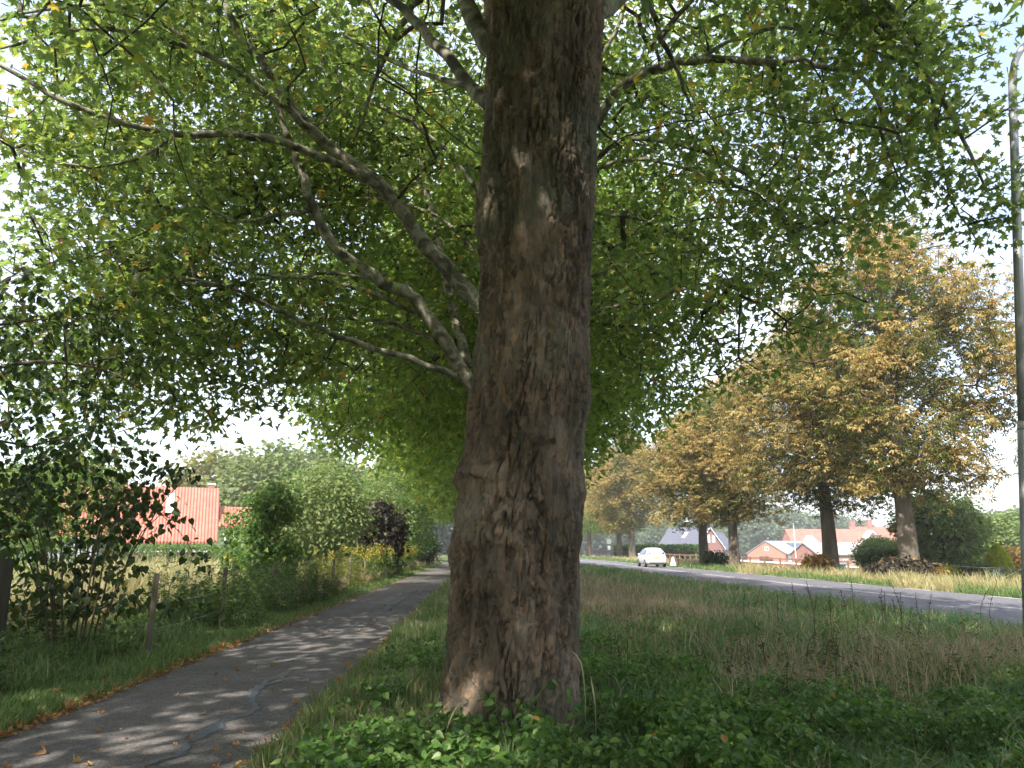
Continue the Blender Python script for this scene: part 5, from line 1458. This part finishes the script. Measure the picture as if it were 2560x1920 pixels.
# right verge
x, y = patch(110000, 0.2, 10.35, 4.2, 75, 1.75)
fld = dry_field(x, y)
ce = cover_edge(x, y)
isdry = rng.uniform(0, 1, len(x)) < np.where(ce > 0, 0.03, fld * 0.70 + 0.09)
sparse = (ce > 0) & (rng.uniform(0, 1, len(x)) > 0.38)
near_road = sstep(9.4, 10.3, road_u(x, y))
g = ~isdry & ~sparse
def mk_grass(name, label, x, y, h0, h1, mat, wscale=1.0, leanf=0.5):
    n = len(x)
    h = rng.uniform(h0, h1, n) * (0.25 + 1.5 * fbm(np.stack([x * 1.5, y * 1.1, x * 0], 1), 3, 5.0))
    w = (0.0050 + 0.00068 * y) * rng.uniform(0.7, 1.5, n) * wscale
    az = rng.uniform(0, 2 * math.pi, n)
    le = h * (0.15 + rng.gamma(1.6, 0.5, n)) * leanf
    lean = np.stack([np.cos(az) * le, np.sin(az) * le, -0.15 * le], 1)
    return blade_obj(name, label, gpts(x, y), h, w, lean, mat)
lush = (fbm(np.stack([x * .9, y * .5, x * 0], 1), 3, 81.0) + 0.10 * sstep(6.5, 9.0, road_u(x, y)) + rng.normal(0, .05, len(x))) > 0.52
mk_grass('verge_grass', 'green grass of the verge between path and road', x[g & ~lush], y[g & ~lush], 0.12, 0.27, m_grass, 1.1, 0.75)
mk_grass('lush_grass', 'cool green tufts of lush grass in the verge near the road', x[g & lush], y[g & lush], 0.14, 0.32, m_grass2, 1.2, 0.8)
d_ = isdry & (near_road < 0.6)
mk_grass('dry_grass', 'dry straw coloured grass patches in the verge', x[d_], y[d_], 0.16, 0.42, m_dry, 0.8, 0.85)
# fallen straw stalks, longer and leaning
x, y = patch(2400, 1.6, 9.3, 5.5, 30, 1.5)
k_ = (dry_field(x, y) > 0.28) & (cover_edge(x, y) < 1.5)
x, y = x[k_], y[k_]
n = len(x); az = rng.uniform(0, 6.28, n); le = rng.uniform(.1, .6, n)
blade_obj('straw_stalks', 'tall pale straw stalks leaning in the verge', gpts(x, y), rng.uniform(.30, .75, n), 0.0045 + 0.0005 * y, np.stack([np.cos(az) * le, np.sin(az) * le, -.2 * le], 1), m_dry)
# left verge and its tall fringe
def left_x(u0, u1, n, y): return PATH_L + PM * y - rng.uniform(u0, u1, n)
def ys(n, y0, y1, pw=1.7):
    t = rng.uniform(0, 1, n); k = 1 - pw
    return (y0 ** k + t * (y1 ** k - y0 ** k)) ** (1 / k)
n = 42000; y = ys(n, 4.5, 90); x = left_x(-0.02, 1.1, n, y)
mk_grass('verge_grass', 'short green grass strip left of the cycle path', x, y, 0.07, 0.16, m_grass)
n = 11000; y = ys(n, 19.0, 75); x = left_x(0.8, 1.7, n, y)
k_ = fbm(np.stack([x * .8, y * .3, x * 0], 1), 2, 25.0) > 0.42
mk_grass('dry_grass', 'dry fringe of tall grass along the wire fence', x[k_], y[k_], 0.25, 0.6, m_dry, 0.9, 0.5)
n = 16000; y = ys(n, 5.0, 60); x = left_x(0.9, 3.5, n, y)
mk_grass('rough_grass', 'rough green grass under the fence and shrubs', x, y, 0.15, 0.42, m_grass)
# verge between path and trunk
n = 36000; y = ys(n, 4.2, 85, 1.8); u = rng.uniform(0.0, 1.0, n)
x = PATH_R + PM * y + u * (1.75 + 0.0 * y)
mk_grass('verge_grass', 'grass between the cycle path and the thick trunk', x, y, 0.09, 0.24, m_grass)
n = 3500; y = ys(n, 4.2, 30, 1.8); x = PATH_R + PM * y + rng.uniform(0.05, 1.5, n)
mk_grass('dry_grass', 'a few straw blades beside the cycle path', x, y, 0.10, 0.30, m_dry, 0.8)
# far verge across the road
n = 32000; y = ys(n, 14, 140, 1.5); x = ROAD_C + ROAD_H + RM * y - .05 + rng.uniform(0, 1, n) ** 1.5 * 6.0
fd = fbm(np.stack([x * .3, y * .12, x * 0], 1), 3, 33.0) + 0.16 * sstep(0.6, 2.6, road_u(x, y) - ROAD_C - ROAD_H) - 0.06
k_ = fd > 0.55
mk_grass('verge_grass', 'sunlit green grass on the far side of the road', x[~k_], y[~k_], 0.14, 0.34, m_grass, 1.1)
mk_grass('dry_grass', 'sunlit dry grass on the far side of the road', x[k_], y[k_], 0.3, 0.62, m_mead, 1.0)
# meadow left, with a green front part
n = 38000; y = ys(n, 13, 56, 1.3); x = -7.2 + PM * y - rng.uniform(0, 1, n) ** 1.2 * (2 + 0.62 * y)
gm = fbm(np.stack([x * .22, y * .22, x * 0], 1), 3, 44.0) < np.where(y < 18, 0.62, 0.42)
mk_grass('meadow_grass', 'ripe straw coloured meadow grass before the farmhouse', x[~gm], y[~gm], 0.55, 1.05, m_mead, 1.0, 0.35)
mk_grass('meadow_grass', 'green grass in the meadow behind the wire fence', x[gm], y[gm], 0.25, 0.6, m_grass, 1.0, 0.4)
# tall weeds
def weeds(label, n, fx, h0, h1, mat, leaf, lsize, per=26, top=None, spread=.12, name='tall_weeds'):
    x, y = fx(n)
    b = gpts(x, y)
    h = rng.uniform(h0, h1, n)
    lean = rng.normal(0, .10, (n, 3)); lean[:, 2] = 0
    V, F = blades(b, h, np.full(n, .012) + 0.0002 * y, lean)
    nv = len(V)
    k = np.repeat(np.arange(n), per); m = len(k)
    t = rng.uniform(.12, 1, m)
    p = b[k] + np.stack([lean[k, 0] * t ** 2, lean[k, 1] * t ** 2, h[k] * t], 1)
    az = rng.uniform(0, 6.28, m)
    ax = np.stack([np.cos(az), np.sin(az), rng.uniform(-.5, .5, m)], 1)
    no = rng.normal(0, .4, (m, 3)) + (0, 0, 1)
    V2, F2 = scatter(leaf, p, ax, no, rng.uniform(lsize[0], lsize[1], m) * (1.15 - .6 * t))
    fs, mi = [F[0], F[1], F2 + nv], [0] * (len(F[0]) + len(F[1]) + len(F2))
    VV = [V, V2]; mats = [mat]
    if top is not None:
        kk = np.repeat(np.arange(n), 26); m = len(kk)
        p = b[kk] + lean[kk] + np.stack([rng.normal(0, .06, m), rng.normal(0, .06, m), h[kk] * rng.uniform(.82, 1.04, m)], 1)
        V3, F3 = scatter(KITE, p, rng.normal(0, 1, (m, 3)), rng.normal(0, 1, (m, 3)), rng.uniform(.05, .09, m))
        fs.append(F3 + nv + len(V2)); VV.append(V3); mi += [1] * len(F3); mats.append(top)
    # quads and triangles keep their order inside mesh_np
    return tag(link(name, mesh_np(name, np.vstack(VV), fs, mats, midx=mi)), label, 'weeds', kind='stuff')
def fx_n(n):
    y = rng.uniform(14.5, 24.5, n); return PATH_L + PM * y - 0.42 - rng.uniform(0, 1.9, n), y
weeds('dense dark green nettle bed along the fence', 330, fx_n, 0.6, 1.35, m_weed, LANCE, (.13, .22), 30)
def fx_g(n):
    y = rng.uniform(34, 58, n); return PATH_L + PM * y - 0.6 - rng.uniform(0, 2.6, n), y
weeds('yellow flowering goldenrod along the far path', 260, fx_g, 1.1, 1.7, m_fresh, LANCE, (.2, .32), 22, m_gold)
def fx_h(n):
    y = rng.uniform(25, 36, n); return PATH_L + PM * y - 0.6 - rng.uniform(0, 2.6, n), y
weeds('mixed dry and green weeds beside the path before the purple shrub', 230, fx_h, .7, 1.3, m_olive, LANCE, (.16, .26), 20)
def fx_l(n):
    y = rng.uniform(6.0, 12.5, n); return PATH_L + PM * y - 0.95 - rng.uniform(0, 2.6, n), y
weeds('low leafy weeds under the dark shrub', 260, fx_l, .25, .75, m_weed, HEART, (.06, .11), 16)
def fx_d(n):
    y = rng.uniform(8.6, 13.0, n); return rng.normal(4.2, 1.3, n) + RM * y, y
weeds('dying dark nettles standing in the dry verge grass', 75, fx_d, .35, .75, m_dying, LANCE, (.07, .13), 16)
def fx_e(n):
    y = rng.uniform(7.0, 17.0, n); return rng.uniform(1.2, 9.0, n) + RM * y, y
weeds('low broad leaved weeds scattered through the verge', 260, fx_e, .10, .28, m_creep, OVATE, (.06, .13), 9)
# ground cover of heart shaped leaves to the right of the trunk
x, y = patch(84000, 0.3, 9.0, 4.6, 15.5, 1.7)
gapn = fbm(np.stack([x * 2.3, y * 2.3, x * 0], 1), 2, 55.0)
k_ = (cover_edge(x, y) > -0.2) & (rng.uniform(0, 1, len(x)) < sstep(0.30, 0.52, gapn))
x, y = x[k_], y[k_]
r0 = np.hypot(x - base0[0], y - base0[1])
x, y = x[r0 > 0.62], y[r0 > 0.62]
n = len(x)
hh = 0.02 + 0.36 * sstep(0.25, 0.75, fbm(np.stack([x * 1.6, y * 1.6, x * 0], 1), 3, 51.0))
p = gpts(x, y, 0) + np.stack([x * 0, x * 0, hh * rng.uniform(.25, 1, n) ** .5], 1)
az = rng.uniform(0, 6.28, n)
V, F = scatter(OVATE, p, np.stack([np.cos(az), np.sin(az), rng.uniform(-.7, .1, n)], 1), rng.normal(0, .55, (n, 3)) + (0, -.12, 1), 0.032 + 0.050 * rng.uniform(0, 1, n) ** 1.4)
tag(link('ground_cover', mesh_np('ground_cover', V, [F], m_cover)), 'dense dark green leafy ground cover right of the thick trunk', 'plants', kind='stuff')
# leaves left of the trunk, thinner
n = 6500; y = ys(n, 4.6, 12, 1.7); x = PATH_R + PM * y + rng.uniform(.35, 1.9, n)
k_ = (fbm(np.stack([x * 1.3, y * 1.3, x * 0], 1), 2, 61.0) > np.interp(y, [5, 7, 9, 12], [.30, .42, .55, .50])) & (np.hypot(x - base0[0], y - base0[1]) > .60)
x, y = x[k_], y[k_]; n = len(x); az = rng.uniform(0, 6.28, n)
p = gpts(x, y, 0) + np.stack([x * 0, x * 0, rng.uniform(.06, .30, n)], 1)
V, F = scatter(HEART, p, np.stack([np.cos(az), np.sin(az), rng.uniform(-.6, .1, n)], 1), rng.normal(0, .42, (n, 3)) + (0, -.15, 1), rng.uniform(.035, .075, n))
tag(link('ground_cover', mesh_np('ground_cover', V, [F], m_cover)), 'leafy ground cover between the path and the thick trunk', 'plants', kind='stuff')
# creeper at the trunk foot: big single leaves on stems
crp = empty('creeper', base0 + (-0.25, -0.75, 0)); tag(crp, 'creeper with heart shaped leaves at the foot of the thick trunk', 'creeper')
cb0 = base0 + (-0.25, -0.75, 0)
hm = mesh_np('leaf', HEART[0], [HEART[1]], m_creep)
for s in range(16):
    a = base0 + (rng.uniform(-1.05, 0.75), -0.62 - rng.uniform(0, .35), 0.0)
    a[2] = float(gz(np.array([a[0]]), np.array([a[1]]))[0])
    top = a + (rng.normal(0, .18), rng.uniform(-.05, .18), rng.uniform(.18, .52))
    mid = (a + top) / 2 + rng.normal(0, .06, 3)
    MB().tube(spline([a - (0, 0, .05), mid, top], .05) - cb0, .0035, 5).obj('stem', m_creep, crp)
    sp = spline([a, mid, top], .03)
    for q in sp[len(sp) // 4::2]:
        az = rng.uniform(0, 6.28)
        axs = np.array([[math.cos(az), math.sin(az) - .4, rng.uniform(-.6, .1)]]); nn = np.array([[rng.normal(0, .35), -.45 + rng.normal(0, .3), 1.0]])
        X_, Y_, Z_ = leaf_frames(axs, nn); s_ = rng.uniform(.05, .095); w_ = q - cb0 + Y_[0] * .02
        o = link('leaf', hm, crp)
        o.matrix_local = Matrix(((X_[0][0] * s_, Y_[0][0] * s_, Z_[0][0] * s_, w_[0]), (X_[0][1] * s_, Y_[0][1] * s_, Z_[0][1] * s_, w_[1]), (X_[0][2] * s_, Y_[0][2] * s_, Z_[0][2] * s_, w_[2]), (0, 0, 0, 1)))
# pale grass stalks with seed heads by the trunk
m_pstalk = noise_mat('pale grass stalk', [(0.3, (0.30, 0.26, 0.15)), (0.7, (0.40, 0.35, 0.22))], 9, 3, 0.8)
for k, (bx, by, pts) in enumerate([(.58, -.55, [(0, 0, 0), (.01, 0, .35), (-.02, 0, .62), (-.09, 0, .70)]), (.66, -.6, [(0, 0, 0), (.0, 0, .3), (-.03, 0, .52)]), (-.50, -.95, [(0, 0, 0), (.05, 0, .2), (.12, 0, .36), (.24, 0, .44)])]):
    b_ = base0 + (bx, by, 0); b_[2] = float(gz(np.array([b_[0]]), np.array([b_[1]]))[0])
    o = empty('grass_stalk', b_); tag(o, ['pale bowed grass stalk right of the thick trunk', 'straight pale grass stalk with a seed head right of the trunk', 'arched pale grass stalk left of the trunk foot', 'upright pale grass stalk left of the trunk foot'][k], 'grass stalk', 'pale grass stalks at the trunk foot')
    pp = spline(pts, .04)
    MB().tube(pp, .0028, 5).obj('stem', m_pstalk, o)
    MB().tube(pp[-6:] + (0, -.002, 0), [.0035, .005, .006, .006, .004, .002], 6).obj('seed_head', m_pstalk, o)
# dark dock stalks standing against the road
m_dock = noise_mat('dark dock stalk', [(0.3, (0.045, 0.030, 0.022)), (0.7, (0.085, 0.055, 0.04))], 9, 3, 0.9)
dk = 'dark dock stalks in the verge'
for k in range(22):
    y_ = rng.uniform(11.5, 17.5); u_ = rng.uniform(4.8, 9.3); x_ = u_ + RM * y_
    b_ = np.array((x_, y_, float(gz(np.array([x_]), np.array([y_]))[0])))
    o = empty('dock_stalk', b_); tag(o, 'thin dark dried dock stalk standing against the grey road', 'weed', dk)
    h_ = rng.uniform(.6, 1.0)
    pp = spline([(0, 0, -.05), (rng.normal(0, .03), 0, h_ * .5), (rng.normal(0, .10), rng.normal(0, .05), h_)], .05)
    MB().tube(pp, .004, 4).obj('stem', m_dock, o)
    n = 26; t = rng.uniform(.62, 1, n); q = pp[(t * (len(pp) - 1)).astype(int)]
    V, F = scatter(KITE, q + rng.normal(0, .012, (n, 3)), rng.normal(0, 1, (n, 3)), rng.normal(0, 1, (n, 3)), rng.uniform(.012, .03, n))
    tag(link('seed_head', mesh_np('seed_head', V, [F], m_dock), o), kind='stuff')

# ================================================================== FALLEN LEAVES
def curled(seed):
    r = np.random.default_rng(seed)
    tv, tf = LOBED
    v = tv.copy(); v[:, 1] -= .4
    c1, c2 = r.uniform(.5, 1.3), r.uniform(-.3, .7)
    v[:, 2] = c1 * v[:, 0] ** 2 * 1.6 + c2 * v[:, 1] ** 2 + r.normal(0, .07, len(v))
    v[:, 0] *= r.uniform(.55, .85); v[:, 1] *= r.uniform(.6, .9)
    v[:, 2] -= v[:, 2].min()
    return mesh_np('fallen_leaf', v, [tf], m_fall)
lms = [curled(s) for s in range(7)]
def lay_leaf(x, y, s, label, group, lift=0.006, tilt=.25):
    o = link('fallen_leaf', lms[int(rng.integers(0, 7))], None, (x, y, lift))
    o.rotation_euler = (rng.normal(0, tilt), rng.normal(0, tilt), rng.uniform(0, 6.28))
    o.scale = (s, s, s)
    tag(o, label, 'leaf', group)
gA, gB, gC = 'fallen leaves lying on the asphalt path', 'fallen leaves drifted along the left path edge', 'fallen leaves caught along the right path edge'
for k in range(95):
    y_ = float(ys(1, 5.0, 34, 1.5)[0])
    t = rng.beta(1.2, .75)
    x_ = PATH_L + PM * y_ + .15 + t * 2.15
    lay_leaf(x_, y_, rng.uniform(.045, .095), 'dry brown plane leaf lying on the asphalt of the cycle path', gA, 0.014, .12)
lay_leaf(*G(115, 1888)[:2], .15, 'curled dark red brown leaf standing on the asphalt', gA, .03, .9)
lay_leaf(*G(524, 1640)[:2], .19, 'large tan leaf upright at the grass edge of the path', gB, .06, 1.1)
for k in range(150):
    y_ = float(ys(1, 5.5, 26, 1.6)[0])
    cl = vnoise(np.array([[y_ * 1.3, 0, 0]]), 70)[0]
    x_ = PATH_L + PM * y_ + rng.normal(-.05, .07 + .10 * cl)
    lay_leaf(x_, y_, rng.uniform(.06, .125), 'dry tan plane leaf in the drift along the grassy left path edge', gB, rng.uniform(.015, .06), .5)
for k in range(48):
    y_ = float(ys(1, 5.2, 20, 1.6)[0])
    x_ = PATH_R + PM * y_ + rng.normal(.02, .09)
    lay_leaf(x_, y_, rng.uniform(.06, .12), 'dry brown plane leaf caught at the grassy right path edge', gC, rng.uniform(.015, .06), .5)
# crumbs of leaf and twig along the edge: nobody could count them
n = 5000; y = ys(n, 4.5, 60, 1.7); x = PATH_L + PM * y + rng.normal(0, .055, n)
p = np.stack([x, y, rng.uniform(.006, .03, n)], 1)
V, F = scatter(KITE, p, rng.normal(0, 1, (n, 3)) * (1, 1, .3), rng.normal(0, .4, (n, 3)) + (0, 0, 1), rng.uniform(.02, .06, n))
tag(link('leaf_litter', mesh_np('leaf_litter', V, [F], m_fall)), 'crumbled brown leaf litter along the left path edge', 'leaf litter', kind='stuff')
n = 2600; y = ys(n, 4.5, 40, 1.7); x = PATH_R + PM * y + rng.normal(0, .06, n)
p = np.stack([x, y, rng.uniform(.006, .03, n)], 1)
V, F = scatter(KITE, p, rng.normal(0, 1, (n, 3)) * (1, 1, .3), rng.normal(0, .4, (n, 3)) + (0, 0, 1), rng.uniform(.02, .06, n))
tag(link('leaf_litter', mesh_np('leaf_litter', V, [F], m_fall)), 'crumbled brown leaf litter along the right path edge', 'leaf litter', kind='stuff')

# ================================================================== HAZE
m_haze, hn, hb_ = newmat('thin summer haze')
hn.nodes.remove(hb_)
pv = node(hn, 'ShaderNodeVolumePrincipled')
pv.inputs['Color'].default_value = (0.99, 0.98, 0.97, 1)
pv.inputs['Density'].default_value = 0.0008
pv.inputs['Anisotropy'].default_value = 0.2
hn.links.new(pv.outputs[0], hn.nodes['Material Output'].inputs['Volume'])
hz = MB().box(-420, 420, -60, 520, -4.5, 34).obj('haze', m_haze)
tag(hz, 'thin pale summer haze over road, fields and houses', kind='stuff')
